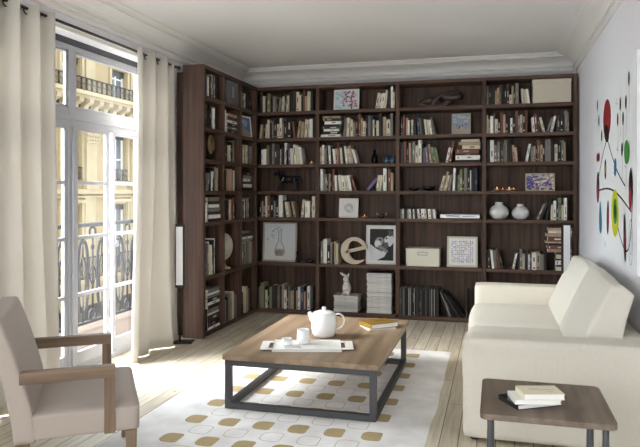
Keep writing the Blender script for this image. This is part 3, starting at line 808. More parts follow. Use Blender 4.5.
FW_GOLD = mat('pale_gold_frame', (196,178,140), rough=.45)
picture('white framed print of pink blossom branches on top shelf, second bay', 1, 1, 26, 26, 21.5, FW_WHITE, .014, art_blossom(), matw=.004, off=.08)
picture('pale framed drawing of a flask standing in the leftmost bay', 0, 6, 19.3, 34.5, 38, FW_GREY, .02, art_flask(), lean=.08, off=.1)
picture('small square white framed scribble drawing beside the dark glass dish', 1, 5, 28, 19.5, 19.5, FW_WHITE, .01, art_scribble(), matw=.012, off=.09)
picture('white framed black and white photograph standing right of the letter', 1, 6, 60.5, 31, 38.5, FW_WHITE, .02, art_mono(), matw=.024, lean=.08, off=.13)
picture('small grey framed sky picture on the second shelf, third bay', 2, 2, 61.5, 19, 22, FW_GREY, .012, art_sky(), matw=0, off=.08)
picture('cream framed sheet of tiny coloured marks beside the cream storage box', 2, 6, 62.5, 30.5, 31, FW_CREAM, .02, art_grid(), matw=.01, off=.09)
picture('landscape picture in violet, white and ochre right of the tealights', 3, 4, 55, 29.5, 18.8, FW_GOLD, .011, art_mottle(), off=.08)
picture('white framed blue photograph leaning in the window-side bookcase', 2, 2, 22, 34, 25, FW_WHITE, .012, art_blue(), case='side', lean=.1, off=.05, rz=-.15, matw=.004)

# ------------------------------------------------------------------ shelf ornaments
def ux(bay, u): x0, x1 = BX[bay]; return x0+u*(x1-x0)/[58.3, 76.5, 82.3, 87.1][bay]
def remesh(o, vox, smooth=6):
    r = o.modifiers.new('r', 'REMESH'); r.mode = 'VOXEL'; r.voxel_size = vox; r.use_smooth_shade = True
    s = o.modifiers.new('s', 'SMOOTH'); s.iterations = smooth; s.factor = .5
    return o
# letter e
m = MB()
def e_w(a):      # stroke width by angle (deg)
    x = math.cos(math.radians(a-195))
    return .042+.05*max(0, x)**1.2
outer = []; inner = []
for i in range(61):
    a = 22+ (318-22)*i/60.0
    ra = math.radians(a); w = e_w(a)
    Ro = .158
    k = 1.0
    outer.append((Ro*math.cos(ra), Ro*math.sin(ra)*1.0))
    if a > 290: w = e_w(290)*(1-(a-290)/28*.75)
    inner.append(((Ro-w)*math.cos(ra)*1.0, (Ro-w)*math.sin(ra)))
for i in range(60):
    m.prism([outer[i], outer[i+1], inner[i+1], inner[i]][::-1], 0, .05)
m.prism([(-.095, -.035), (.16, .028), (.149, .068), (-.095, .005)], .0, .05)
eo = m.build('decorative_letter', mat('letter_beige', (214,198,176), rough=.6), loc=(ux(1, 34.8), YFR+.035, shelf_z(6)+.158), rot=(0, 0, 0))
tag(eo, 'large beige wooden lowercase letter e standing before the black and white photograph', 'letter')
# rabbit
m = MB()
m.ell((0, 0, .075), (.052, .05, .078)); m.ell((0, -.03, .035), (.045, .05, .036)); m.ell((.0, -.02, .13), (.038, .036, .05))
m.ell((-.005, -.035, .185), (.033, .04, .033)); m.ell((-.008, -.062, .178), (.018, .022, .017))
m.ell((-.045, -.01, .236), (.046, .013, .016), rot=Ry(.55)); m.ell((-.012, -.006, .215), (.014, .012, .02)); m.ell((.018, -.005, .225), (.013, .01, .032), rot=Ry(.2))
m.ell((-.03, -.07, .014), (.016, .03, .014)); m.ell((.03, -.07, .014), (.016, .03, .014)); m.ell((0, .05, .03), (.02, .02, .02))
m.ell((-.028, -.05, .09), (.013, .016, .034)); m.ell((.028, -.05, .09), (.013, .016, .034))
rb = m.build('rabbit_figurine', mat('rabbit_plaster', (230,226,218), rough=.7, bump=.3, bscale=90), loc=(ux(1, 26), YFR+.12, zr+.001), rot=(0, 0, 0))
remesh(rb, .004); tag(rb, 'off-white sitting rabbit figurine on the low stack of magazines', 'figurine')
# horse
m = MB(); hx = 0
m.ell((0, 0, .125), (.078, .032, .036)); m.ell((-.055, 0, .132), (.036, .032, .04)); m.ell((.055, 0, .13), (.036, .034, .04))
def limb(pts, rs): m.tube(pts, rs, 10)
limb([(-.06, .0, .14), (-.085, 0, .172), (-.105, 0, .196)], [.03, .022, .017])
limb([(-.098, 0, .198), (-.125, 0, .188), (-.145, 0, .172)], [.018, .015, .01])
m.ell((-.1, .008, .218), (.005, .004, .012)); m.ell((-.1, -.008, .218), (.005, .004, .012))
limb([(-.06, -.018, .12), (-.075, -.018, .07), (-.068, -.018, .035), (-.078, -.018, .004)], [.017, .01, .008, .01])
limb([(-.055, .018, .12), (-.095, .018, .085), (-.1, .018, .045), (-.118, .018, .006)], [.017, .01, .008, .01])
limb([(.06, -.018, .12), (.07, -.018, .075), (.09, -.018, .045), (.08, -.018, .004)], [.022, .013, .008, .01])
limb([(.055, .018, .12), (.045, .018, .075), (.062, .018, .04), (.045, .018, .004)], [.022, .013, .008, .01])
limb([(.088, 0, .15), (.115, 0, .155), (.135, 0, .12), (.138, 0, .075)], [.012, .011, .009, .005])
m.ell((-.085, 0, .2), (.02, .007, .02))
ho = m.build('horse_figurine', mat('black_bronze', (46,47,51), rough=.25, metal=.5), loc=(ux(0, 28.5), YFR+.11, shelf_z(4)+.001)); ho.scale = (1.25, 1.3, 1.1)
remesh(ho, .0035, 3); tag(ho, 'black bronze horse figurine standing alone in the leftmost bay', 'figurine')
# abstract sculpture
m = MB()
def lo(cx, cz, rx, rz, r, tilt, ph=0, n=30, yo=0):
    pts = []
    for k in range(n):
        a = 2*PI*k/n
        x, z = rx*math.cos(a), rz*math.sin(a)
        pts.append((cx+x*math.cos(tilt)-z*math.sin(tilt), yo+.035*math.sin(a+ph), cz+x*math.sin(tilt)+z*math.cos(tilt)))
    m.tube(pts, [r*(1+.25*math.sin(2*PI*k/n+ph)) for k in range(n)], 12, closed=True)
lo(-.115, .055, .095, .034, .032, .12, 1.0); lo(.035, .088, .115, .05, .032, .42, 2.2, yo=.01); lo(.13, .125, .08, .02, .042, -.05, 0, yo=.02)
m.tube([(-.2, 0, .02), (-.1, .01, .015), (.0, .01, .02), (.08, .01, .03)], [.022, .026, .028, .02], 10)
ab = m.build('abstract_sculpture', mat('bronze_brown', (84,70,66), rough=.3, metal=.3), loc=(ux(2, 40), YFR+.13, shelf_z(1)+.002)); remesh(ab, .006, 8)
tag(ab, 'dark brown abstract sculpture of looping forms on top shelf, third bay', 'sculpture')
# carafe and tumblers
BG = mat('smoky_blue_glass', (58,80,102), rough=.08, spec=.8)
gl = glass('clear_blue_glass', (196,212,222))
m = MB(); m.lathe([(.032, 0), (.034, .01), (.034, .075), (.03, .095), (.013, .115), (.012, .15), (.018, .155), (.018, .16), (.008, .16), (.008, .115), (.028, .09), (.031, .02), (0, .012)], 28)
cf = m.build('carafe', glass('carafe_glass', (120,140,160)), loc=(ux(1, 54.5), YFR+.1, shelf_z(3)))
w_ = MB().lathe([(0, .013), (.030, .016), (.030, .04), (0, .04)], 24).build('water', BG, cf)
tag(cf, 'bulbous clear carafe with blue glass base, third shelf down, second bay', 'carafe')
for i, (u, s) in enumerate(((67, 'left'), (73, 'right'))):
    m = MB(); m.lathe([(.03, 0), (.033, .005), (.035, .088), (.032, .088), (.029, .01), (0, .008)], 28)
    o = m.build('tumbler', BG, loc=(ux(1, u)-.008, YFR+.09, shelf_z(3)+.001)); tag(o, 'dark blue glass tumbler, %s one of the pair right of the carafe' % s, 'tumbler', 'blue glass tumblers')
# tealights
FL = mat('candle_flame', (255,180,90), emit=(255,170,80), estr=2)
DISH = mat('copper_dish', (214,170,140), rough=.3, metal=.2)
def tealight(x, y, z, label, lit=True, s=1.0):
    r = thing('tealight', label, 'tealight', (x, y, z), 0, 'tealights on little dishes')
    MB().lathe([(.012*s, 0), (.03*s, .008*s), (.042*s, .02*s), (.040*s, .022*s), (.026*s, .011*s), (0, .009*s)], 24).build('dish', DISH, r)
    MB().lathe([(.016*s, .009*s), (.017*s, .024*s), (.005*s, .026*s), (0, .026*s)], 16).build('candle', WHITEM, r)
    MB().lathe([(0, .026*s), (.004*s, .032*s), (.003*s, .038*s), (0, .052*s)], 10).build('flame', FL, r)
tealight(ux(0, 53), YFR+.06, shelf_z(3)+.001, 'small white tealight beside the books in the leftmost bay', s=.8)
tealight(ux(1, 44.5), YFR+.08, shelf_z(5)+.001, 'lit tealight between the scribble drawing and dark glass dish', s=.9)
for i, (u, dy, s) in enumerate(((11.2, .05, .95), (17.2, .12, .7), (23.6, .05, .95), (28.6, .13, .7))):
    tealight(ux(3, u), YFR+dy, shelf_z(4)+.001, 'lit tealight on copper dish, %s of the four near the landscape picture' % ['leftmost', 'second', 'third', 'rightmost'][i], s=s)
# dark glass dish (teapot-like)
dg = thing('glass_dish', 'small dark glass dish with two handles beside the lit tealight', 'dish', (ux(1, 61.5), YFR+.1, shelf_z(5)+.001))
MB().lathe([(.02, 0), (.034, .012), (.038, .03), (.03, .045), (.027, .045), (.034, .03), (.03, .014), (0, .006)], 24).build('bowl', mat('dark_glass', (44,46,52), rough=.08, spec=.8), dg)
for s in (-1, 1): MB().tube([(s*.035, 0, .03), (s*.055, 0, .04), (s*.06, 0, .055), (s*.045, 0, .055)], .004, 8).build('handle', SILVER, dg)
# black bowls, third bay row 4
for u, w, h, lb in ((14, .056, .032, 'low black bowl, left one of the two, in the third bay'), (28.5, .066, .052, 'deeper black bowl, right one of the two, in the third bay')):
    m = MB(); m.lathe([(w*.6, 0), (w*.9, h*.4), (w, h), (w*.95, h), (w*.8, h*.45), (0, h*.2)], 26)
    for s in (-1, 1): m.ell((s*w, 0, h*.96), (.012, .02, .006))
    o = m.build('bowl', BLACKG, loc=(ux(2, u), YFR+.1, shelf_z(4)+.001)); tag(o, lb, 'bowl', 'black bowls')
# disc player
dp = thing('disc_player', 'slim silver disc player lying right of the row of disc cases', 'disc player', (ux(2, 60.5), YFR+.02, shelf_z(5)+.001))
MB().box(-.215, .215, 0, .24, .008, .052).build('body', mat('silver_case', (206,208,212), rough=.35, metal=.3), dp, bevel=.004)
MB().box(-.15, .0, -.002, .004, .028, .04).build('display', BLACKG, dp)
MB().box(.03, .16, -.002, .004, .03, .036).build('disc_slot', STEEL, dp)
for s in (-.18, .18): MB().lathe([(.012, 0), (.012, .009)], 12, c=(s, .03, 0)).build('foot', BLACK, dp)
# storage boxes
def sbx(label, bay, row, uc, w, h, lidh, m, hold, dep=.27, off=.02):
    x0, x1 = BX[bay]; unit = (x1-x0)/[58.3, 76.5, 82.3, 87.1][bay]; W = w*unit; Hh = h*unit
    r = thing('storage_box', label, 'storage box', (ux(bay, uc), YFR+off, shelf_z(row)+.001))
    MB().box(-W/2+.004, W/2-.004, .004, dep-.004, 0, Hh-lidh*.5).build('box_body', m, r, bevel=.003)
    MB().box(-W/2, W/2, 0, dep, Hh-lidh, Hh).build('lid', m, r, bevel=.003)
    zc = Hh*hold[1]; xc = W*hold[0]
    l = MB(); a, b_ = .045*hold[2], .013*hold[2]
    y0 = -.004 if zc > Hh-lidh else 0.0
    l.box(xc-a, xc+a, y0, .006, zc+b_, zc+b_+.004); l.box(xc-a, xc+a, y0, .006, zc-b_-.004, zc-b_); l.box(xc-a-.004, xc-a, y0, .006, zc-b_-.004, zc+b_+.004); l.box(xc+a, xc+a+.004, y0, .006, zc-b_-.004, zc+b_+.004)
    l.build('label_holder', STEEL if hold[3] else SILVER, r)
sbx('cream lidded storage box with metal label holder beside the cream framed sheet', 2, 6, 23.2, 34.5, 18.2, .022, mat('box_cream', (232,227,208), rough=.7), (0, .72, 1.1, 1))
sbx('large beige archive box on the top shelf, rightmost bay', 3, 1, 66.2, 38.5, 24.6, .03, mat('box_beige', (206,198,180), rough=.7), (0, .82, 1.0, 0), off=.012)
# vases
vm = mat('vase_glaze', (222,222,220), rough=.35)
for u, w, h, lb in ((13.3, .107, .19, 'round white vase with short neck, left and larger of the pair'), (35.4, .094, .17, 'round white vase with short neck, right and smaller of the pair')):
    pr = [(w*.35, 0), (w*.7, h*.08), (w*.95, h*.27), (w, h*.42), (w*.93, h*.58), (w*.66, h*.76), (w*.42, h*.83), (w*.40, h*.87), (w*.42, h*.97), (w*.38, h), (w*.3, h), (w*.3, h*.85), (w*.6, h*.7), (0, h*.4)]
    o = MB().lathe(pr, 40).build('vase', vm, loc=(ux(3, u), YFR+.11, shelf_z(5)+.001)); tag(o, lb, 'vase', 'white vases')
# glass pieces by the flask drawing
o = MB().lathe([(.022, 0), (.026, .02), (.012, .06), (.01, .1), (.018, .13), (.016, .13), (.008, .1), (.01, .06), (.022, .02), (0, .01)], 20).build('bud_vase', glass('grey_glass', (150,156,160)), loc=(ux(0, 38.5)+.01, YFR+.035, shelf_z(6)+.001))
tag(o, 'little grey glass bud vase at the right edge of the flask drawing', 'vase')
r = thing('perfume_bottle', 'squat dark bottle with a pointed stopper right of the flask drawing', 'bottle', (ux(0, 50), YFR+.09, shelf_z(6)+.001))
MB().lathe([(.03, 0), (.045, .01), (.048, .025), (.03, .04), (.01, .045), (0, .045)], 24).build('bottle_body', MATS['dark_glass'], r)
MB().lathe([(.007, .045), (.012, .055), (.006, .075), (.009, .09), (0, .14)], 14).build('stopper', MATS['dark_glass'], r)
# globe, mask, archive case in the window-side bookcase
g = thing('globe', 'cream desk globe on a wooden foot in the window-side bookcase', 'globe', (XS-.1, 6.56, shelf_z(6)+.001))
MB().ell((0, 0, .245), (.148*.6, .148, .148)).build('ball', mat('globe_paper', (214,206,184), rough=.35, col2=(150,146,132), vscale=9), g)
MB().tube([(0, .155*math.cos(a), .245+.155*math.sin(a)) for a in [(-1.9+.2*i) for i in range(15)]], .006, 8).build('meridian', mat('brass', (150,124,76), rough=.35, metal=.8), g)
MB().lathe([(.075, 0), (.08, .012), (.03, .03), (.014, .06), (.014, .1), (0, .1)], 24).build('foot', mat('globe_foot', (170,140,112), rough=.5), g)
mk = thing('carved_mask', 'dark gilded oval mask on a stand in the window-side bookcase', 'ornament', (XS-.05, 6.12, shelf_z(3)+.001))
MB().ell((0, 0, .16), (.025, .085, .1)).ell((.02, 0, .155), (.015, .012, .035)).ell((.018, -.03, .185), (.01, .018, .01)).ell((.018, .03, .185), (.01, .018, .01)).ell((.018, 0, .105), (.01, .03, .01)).build('mask', mat('old_gilt', (112,96,62), rough=.4, metal=.5), mk)
MB().box(-.03, .03, -.05, .05, 0, .02).tube([(-.0, 0, .01), (0, 0, .07)], .006).build('stand', BLACK, mk)
ac = thing('file_case', 'upright grey file case alone on the top shelf of the window-side bookcase', 'file case', (XS-.02, 6.58, shelf_z(1)+.001))
MB().box(-.17, 0, -.1, .2, 0, .255).build('case_body', mat('file_grey', (104,106,112), rough=.6), ac, bevel=.003)
MB().box(.0, .002, .03, .07, .08, .2).build('label_plate', mat('file_label', (170,170,168)), ac)

# ------------------------------------------------------------------ floor lamps
def lamp(label, x, y, rz, poff=(0, 0)):
    r = thing('floor_lamp', label, 'lamp', (x, y, 0), rz, 'slim black floor lamps')
    MB().box(-.09, .09, -.075, .075, 0, .012).build('base', BLACK, r, bevel=.003)
    MB().tube([(poff[0], poff[1], .012), (poff[0], poff[1], .56)], .008, 10).build('pole', BLACK, r)
    MB().box(poff[0]-.042, poff[0]+.042, poff[1]-.02, poff[1]+.02, .53, 1.14).build('lamp_housing', BLACK, r, bevel=.004)
    MB().box(poff[0]-.032, poff[0]+.032, poff[1]-.026, poff[1]-.0205, .555, 1.115).build('diffuser', mat('lamp_diffuser', (236,236,238), rough=.4), r)
lamp('slim black floor lamp with white panel between curtain and window-side bookcase', -2.905, 5.67, AZ, (-.035, -.0))
lamp('slim black floor lamp standing behind the sofa at the right wall', .685, 6.93, AZ, (0, 0))

# ------------------------------------------------------------------ rug
rug = MB(); RX0, RX1, RY0, RY1 = -2.19, -.385, 2.6, 5.94
nx, ny = 40, 60; vs = []; fs = []
for j in range(ny+1):
    for i in range(nx+1):
        x = RX0+(RX1-RX0)*i/nx; y = RY0+(RY1-RY0)*j/ny
        e = .012 if i in (0, nx) or j in (0, ny) else 0
        x += (.008*math.sin(y*3.1)+.004*math.sin(y*9)) if i == nx else 0
        vs.append((x, y, .009 if e == 0 else .004))
for j in range(ny):
    for i in range(nx): q = j*(nx+1)+i; fs.append((q, q+1, q+nx+2, q+nx+1))
rug.add(vs, fs, 0, True)
rug.box(RX0+.002, RX1-.004, RY0+.002, RY1-.002, .0005, .0035, 0)
rr = random.Random(21)
def rsq(cx, cy, w, h, rl, rrt, n=5):
    pts = []
    for (sx, sy, a0) in ((1, 1, 0), (-1, 1, PI/2), (-1, -1, PI), (1, -1, 1.5*PI)):
        r_ = rl if sx < 0 else rrt
        ox, oy = cx+sx*(w/2-r_), cy+sy*(h/2-r_)
        for k in range(n+1):
            a = a0+PI/2*k/n; pts.append((ox+r_*math.cos(a), oy+r_*math.sin(a)))
    return pts
for j in range(-4, 7):
    for i in range(6):
        cx = -1.838+.2265*i; cy = 3.755+.325*j
        if cy < RY0+.1: continue
        P = rsq(cx, cy, .12, .14, .05, .024)
        rug.add([(a, b_, .0098) for a, b_ in P], [list(range(len(P)))], 1)
        if i < 5:
            cx += .113; cy += .163
            if cy > 5.75: continue
            P = rsq(cx, cy, .13, .14, .045, .03); Q = rsq(cx, cy, .122, .13, .041, .026); n = len(P)
            rug.add([(a, b_, .0097) for a, b_ in P]+[(a, b_, .0097) for a, b_ in Q], [(k, (k+1) % n, n+(k+1) % n, n+k) for k in range(n)], 2)
RUG = mat('rug_wool', (246,245,243), rough=.95, col2=(226,224,222), vscale=5, bump=.4, bscale=120)
ro = rug.build('rug', [RUG, mat('rug_tan', (184,163,122), rough=.9, var=.15, vscale=70), mat('rug_outline', (184,170,140), rough=.9)])
tag(ro, 'white wool rug with rows of tan rounded squares under the coffee table', 'rug')

# ------------------------------------------------------------------ coffee table
ct = thing('coffee_table', 'low rectangular oak coffee table on a dark steel frame, on the rug', 'table', (-1.2275, 4.70, .0105))
def cb_(name, m, x0, x1, y0, y1, z0, z1, bev=.002): return MB().box(x0+1.2275, x1+1.2275, y0-4.7, y1-4.7, z0-.0105, z1-.0105).build(name, m, ct, bevel=bev)
cb_('tabletop', OAK_T, -1.752, -.703, 3.97, 5.43, .336, .372, .003)
fx0, fx1, fy0, fy1, w = -1.74, -.72, 3.985, 5.415, .042
for x in (fx0, fx1-w):
    for y in (fy0, fy1-w): cb_('leg', STEEL, x, x+w, y, y+w, .0105, .336)
for z0 in (.0105, .296):
    for y in (fy0, fy1-w): cb_('frame_rail', STEEL, fx0+w, fx1-w, y, y+w, z0, z0+.039)
    for x in (fx0, fx1-w): cb_('frame_rail', STEEL, x, x+w, fy0+w, fy1-w, z0, z0+.039)
ZT = .3725
tp = thing('teapot', 'white ceramic teapot with domed lid on the coffee table behind the tray', 'teapot', (-1.235, 4.66, ZT), AZ); tp.scale = (1.1, 1.1, 1.0)
MB().lathe([(.055, 0), (.07, .006), (.082, .03), (.0875, .07), (.086, .11), (.08, .15), (.077, .172), (.074, .176), (0, .172)], 48).build('pot_body', WHITE, tp)
lid = MB(); lid.lathe([(.072, .176), (.068, .182), (.045, .192), (.018, .197), (.01, .2), (.01, .204), (.016, .21), (.015, .218), (.008, .223), (0, .224)], 40); lid.build('lid', WHITE, tp)
sp = MB(); sp.tube([(-.06, 0, .115), (-.075, 0, .14), (-.088, 0, .163), (-.103, 0, .182)], [.03, .028, .02, .012], 16); sp.build('spout', WHITE, tp)
hd = MB(); hd.tube([(.078, 0, .165), (.105, 0, .168), (.128, 0, .152), (.138, 0, .125), (.134, 0, .095), (.115, 0, .07), (.085, 0, .052)], [.008, .007, .0065, .006, .0065, .007, .008], 10); hd.build('handle', WHITE, tp)
# tray
tr = thing('tray', 'white rectangular serving tray with cut-out handles on the coffee table', 'tray', (-1.262, 4.305, ZT), AZ)
t = MB(); t.box(-.235, .235, -.14, .14, 0, .008); t.box(-.235, .235, -.14, -.132, .008, .02); t.box(-.235, .235, .132, .14, .008, .02)
t.box(-.235, -.229, -.132, .132, .008, .014); t.box(.229, .235, -.132, .132, .008, .014)
t.build('tray_base', WHITEM, tr, bevel=.002)
for s in (-1, 1):
    h = MB()
    def hb(a, b_, y0, y1): h.box(min(s*a, s*b_), max(s*a, s*b_), y0, y1, .01, .018)
    hb(.236, .262, -.115, -.085); hb(.236, .262, .085, .115); hb(.262, .318, -.115, .115)
    h.build('handle', WHITEM, tr, bevel=.003)
def cup(label, x, y, r, h):
    c = MB().lathe([(r*.8, 0), (r*.95, .004), (r, .015), (r, h), (r*.9, h), (r*.88, .012), (0, .008)], 36)
    o = c.build('cup', WHITE, loc=(x, y, ZT+.0085)); tag(o, label, 'cup', 'white handleless cups on the tray')
cup('small low white cup at the left end of the tray', -1.405, 4.29, .036, .05)
cup('tall white cup standing right of the small cup on the tray', -1.312, 4.375, .045, .1)
sn = MB().tube([(-.05, 0, .004), (-.01, 0, .003), (.03, 0, .003)], [.003, .002, .002], 8).ell((.045, 0, .004), (.018, .011, .003)).build('teaspoon', SILVER, loc=(-1.345, 4.225, ZT+.009), rot=(0, 0, .35))
tag(sn, 'small silver teaspoon lying in front of the cups on the tray', 'spoon')
def flatbook(name, label, x, y, z, w, d, t, rz, cm, group, title=None, pages=None):
    r = thing(name, label, 'book', (x, y, z), rz, group)
    c = MB(); c.box(-w/2, w/2, -d/2, d/2, 0, .0025); c.box(-w/2, w/2, -d/2, d/2, t-.0025, t); c.box(-w/2, -w/2+.003, -d/2, d/2, .0025, t-.0025)
    c.build('cover', cm, r, bevel=.0008)
    MB().box(-w/2+.003, w/2-.003, -d/2+.003, d/2-.003, .0026, t-.0026).build('pages', pages or PAGES, r)
    if title:
        q = MB()
        for (a, b_, c0, c1) in title: q.box(a, b_, c0, c1, t, t+.0004)
        q.build('title_print', STEEL if name != 'gold_book' else PAGES, r)
PW = mat('bright_pages', (242,240,234), rough=.8)
flatbook('booklet', 'thin white booklet under the gold book on the coffee table', -.905, 5.085, ZT, .23, .2, .008, math.radians(33), WHITEM, 'books on the coffee table')
flatbook('book', 'gold covered book lying on the white booklet, coffee table', -.90, 5.105, ZT+.0085, .245, .185, .036, math.radians(42), mat('gold_cover', (132,100,30), rough=.45), 'books on the coffee table', [(-.02, .07, .01, .03)], PW)

# ------------------------------------------------------------------ sofa
so = thing('sofa', 'ivory upholstered two-seat sofa along the right wall', 'sofa', (.33, 5.07, 0))
def sp_(name, x0, x1, y0, y1, z0, z1, r, warp=None, n=12, m=SOFA, lab=None):
    o = MB().rbox((x1-x0, y1-y0, z1-z0), r, n, warp).build(name, m, so, loc=((x0+x1)/2-.33, (y0+y1)/2-5.07, (z0+z1)/2))
    return o
sp_('arm', -.185, .842, 3.85, 4.05, .02, .603, .022)
sp_('arm', -.185, .842, 6.10, 6.30, .02, .603, .022)
sp_('back_frame', .662, .842, 4.051, 6.099, .02, .601, .015)
sp_('seat_base', -.165, .66, 4.055, 6.095, .05, .26, .02)
def puff(b):
    def w(u, v, t, p):
        return (p.x-(.02*(1-v*v)*(1 if u < 0 else 0)*abs(u)), p.y, p.z+(b*(1-u*u)*(1-v*v) if t > 0 else 0))
    return w
sp_('seat_cushion', -.195, .655, 4.06, 5.07, .262, .44, .05, puff(.03), 14)
sp_('seat_cushion', -.195, .655, 5.075, 6.09, .262, .44, .05, puff(.03), 14)
def wedge(seed):
    def w(u, v, t, p):
        # t -1 bottom .. 1 top ; leans towards the wall
        lean = .078*(t+1)
        thick = 1-.5*(t+1)/2
        x = p.x*thick+lean
        bul = .035*(1-v*v)*(1-t*t)
        if u < 0: x -= bul*abs(u)
        z = p.z+(.012*math.sin(v*3+seed)*(1 if t > .3 else 0))
        if t > 0: z -= .05*max(0, u)*t
        return (x, p.y+.006*math.sin(t*4+seed), z)
    return w
for k, (a, b_) in enumerate(((4.09, 5.075), (5.085, 6.09))):
    sp_('back_cushion', .44, .69, a, b_, .452, .905, .022, wedge(k*2), 16, SOFA2)
for x in (-.12, .78):
    for y in (3.92, 6.22): MB().lathe([(.025, 0), (.03, .03)], 16, c=(x-.33, y-5.07, 0)).build('foot', BLACK, so)

# ------------------------------------------------------------------ side table
st = thing('side_table', 'square grey-brown wooden side table on steel legs before the sofa arm', 'side table', (.21, 3.13, 0))
P = rsq(0, 0, .55, .55, .035, .035, 6)
MB().prism(P, .474, .5, plane='xy').build('tabletop', OAK_S, st, bevel=.002)
MB().box(-.2, .2, -.2, .2, .466, .4735).build('mounting_plate', STEEL, st)
for x in (-.232, .232):
    for y in (-.232, .232):
        MB().lathe([(.018, 0), (.018, .1), (.016, .3), (.013, .43), (.014, .474)], 18, c=(x, y, 0)).build('leg', STEEL, st)
flatbook('book', 'black covered book at the bottom of the pile on the side table', .148, 3.062, .5005, .222, .158, .022, math.radians(31), BLACKG, 'books on the side table', None, PW)
flatbook('book', 'white paperback in the middle of the pile on the side table', .165, 3.03, .523, .2, .135, .02, math.radians(13), WHITEM, 'books on the side table', None, PW)
flatbook('book', 'cream paperback on top of the pile on the side table', .19, 3.032, .5435, .178, .13, .026, math.radians(15), mat('cream_cover', (232,224,198), rough=.6), 'books on the side table', [(-.045, -.005, .01, .014), (-.01, .06, -.002, .0), (.02, .05, -.03, -.028)], PW)

# ------------------------------------------------------------------ armchair
ang = math.radians(34.5); fv = Vector((math.cos(ang), math.sin(ang))); lv = Vector((-math.sin(ang), math.cos(ang)))
corner = Vector((-1.66, 2.79)); org = corner - fv*.35 + lv*.385
ch = thing('armchair', 'taupe upholstered armchair with oak arms in the left foreground', 'armchair', (org.x, org.y, 0), ang)
# local: +x front, +y far side, seat x from -.35 to .35, y -.35..+.35 ; near corner at (.35,-.35)
def cp(name, x0, x1, y0, y1, z0, z1, r, warp=None, n=12, m=CHAIR):
    return MB().rbox((x1-x0, y1-y0, z1-z0), r, n, warp).build(name, m, ch, loc=((x0+x1)/2, (y0+y1)/2, (z0+z1)/2))
cp('seat', -.14, .35, -.38, .38, .298, .42, .018, lambda u, v, t, p: (p.x, p.y, p.z+(.03*(1-u*u)*(1-v*v) if t > 0 else 0)))
def bwarp(u, v, t, p):
    s = max(0, (t+1)/2)
    x = p.x*(1-.15*s) - .145*s**1.5
    if u > 0: x += .015*(1-v*v)*(1-t*t)
    return (x, p.y, p.z)
cp('backrest', -.215, -.11, -.38, .38, .285, .868, .02, bwarp, 16)
for s in (-1, 1):
    y0, y1 = (-.388, -.336) if s < 0 else (.336, .388)
    arm = MB().box(-.185, .235, y0, y1, .565, .62).build('armrest', OAK_C, ch, bevel=.003)
    up = MB().box(.185, .235, y0, y1, .298, .565).build('arm_post', OAK_CZ, ch, bevel=.003)
    for (lx, tw) in ((.31, -.0), (-.175, -.05)):
        yy = s*.348; a = .024
        zf = .0105 if lx > 0 else 0
        vs = [(lx+i*a*.75+tw, yy+j*a*.75, zf) for i, j in ((-1,-1),(1,-1),(1,1),(-1,1))]+[(lx+i*a*1.1, yy+j*a*1.1, .3) for i, j in ((-1,-1),(1,-1),(1,1),(-1,1))]
        MB().add(vs, [(3,2,1,0),(4,5,6,7),(0,1,5,4),(1,2,6,5),(2,3,7,6),(3,0,4,7)]).build('leg', OAK_CZ, ch, bevel=.003)

# ------------------------------------------------------------------ large painting on the right wall (generic abstract)
pt = thing('painting', 'large white abstract canvas with coloured ovals on the right wall', 'painting', (.858, 5.05, .945))
cv = MB(); cv.box(-.04, 0, -.815, .82, 0, 1.36, 0)
cols = [(214,218,220), (20,18,18), (150,24,34), (216,214,30), (40,130,170), (60,150,60), (150,140,50)]
X0 = -.0405
def PP(u, v): return (.82-u*1.635, 1.36-v*1.36)   # u from far edge to near edge, v from top
qn = [0]
def oval(u, v, ru, rv, ci, rot=0, n=22, taper=0):
    y, z = PP(u, v); pts = []; qn[0] += 1; ru *= 1.75; rv *= 1.3
    for k in range(n):
        a = 2*PI*k/n; p = ru*math.cos(a)*(1-taper*math.sin(a)); q = rv*math.sin(a)
        pts.append((X0-.00008*qn[0], y+p*math.cos(rot)-q*math.sin(rot), z+p*math.sin(rot)+q*math.cos(rot)))
    cv.add(pts, [list(range(n))], ci)
def line(pl, w=.006, ci=1):
    qn[0] += 1
    pts = [PP(u, v) for u, v in pl]
    for q in stroke(pts, w): cv.add([(X0-.00008*qn[0], a, b_) for a, b_ in q], [(0, 1, 2, 3)], ci)
def curve(u0, v0, u1, v1, bend, w=.014, n=14):
    pts = []
    for i in range(n+1):
        t_ = i/n; pts.append((u0+(u1-u0)*t_+bend[0]*math.sin(PI*t_), v0+(v1-v0)*t_+bend[1]*math.sin(PI*t_)))
    line(pts, w)
oval(.34, .22, .1, .115, 2); oval(.33, .30, .065, .05, 1, .3)
curve(.33, .34, .06, .58, (.02, -.04)); curve(.36, .34, .78, .6, (.0, .03)); curve(.1, .62, .9, .72, (0, -.05)); curve(.5, .7, .93, .62, (.1, .25))
oval(.55, .74, .085, .13, 3); oval(.555, .73, .045, .07, 5); oval(.555, .73, .022, .04, 1)
oval(.07, .6, .045, .1, 1, .05); oval(.07, .63, .03, .05, 2); oval(.15, .78, .04, .1, 4, -.1, taper=.4); oval(.37, .77, .03, .1, 1, .1); oval(.38, .78, .02, .05, 2)
oval(.56, .5, .03, .05, 4); oval(.3, .5, .025, .06, 1); oval(.3, .5, .012, .03, 3)
for k, (u, v) in enumerate(((.62, .26), (.68, .19), (.74, .27), (.8, .2), (.86, .1), (.72, .42), (.8, .46), (.9, .55), (.06, .1), (.11, .2), (.2, .3))):
    oval(u, v, .016, .035, 1); 
    curve(u, v, u, v+.16, (.01, 0), .004)
oval(.06, .42, .028, .028, 2); oval(.11, .42, .028, .028, 2); oval(.085, .42, .01, .02, 1)
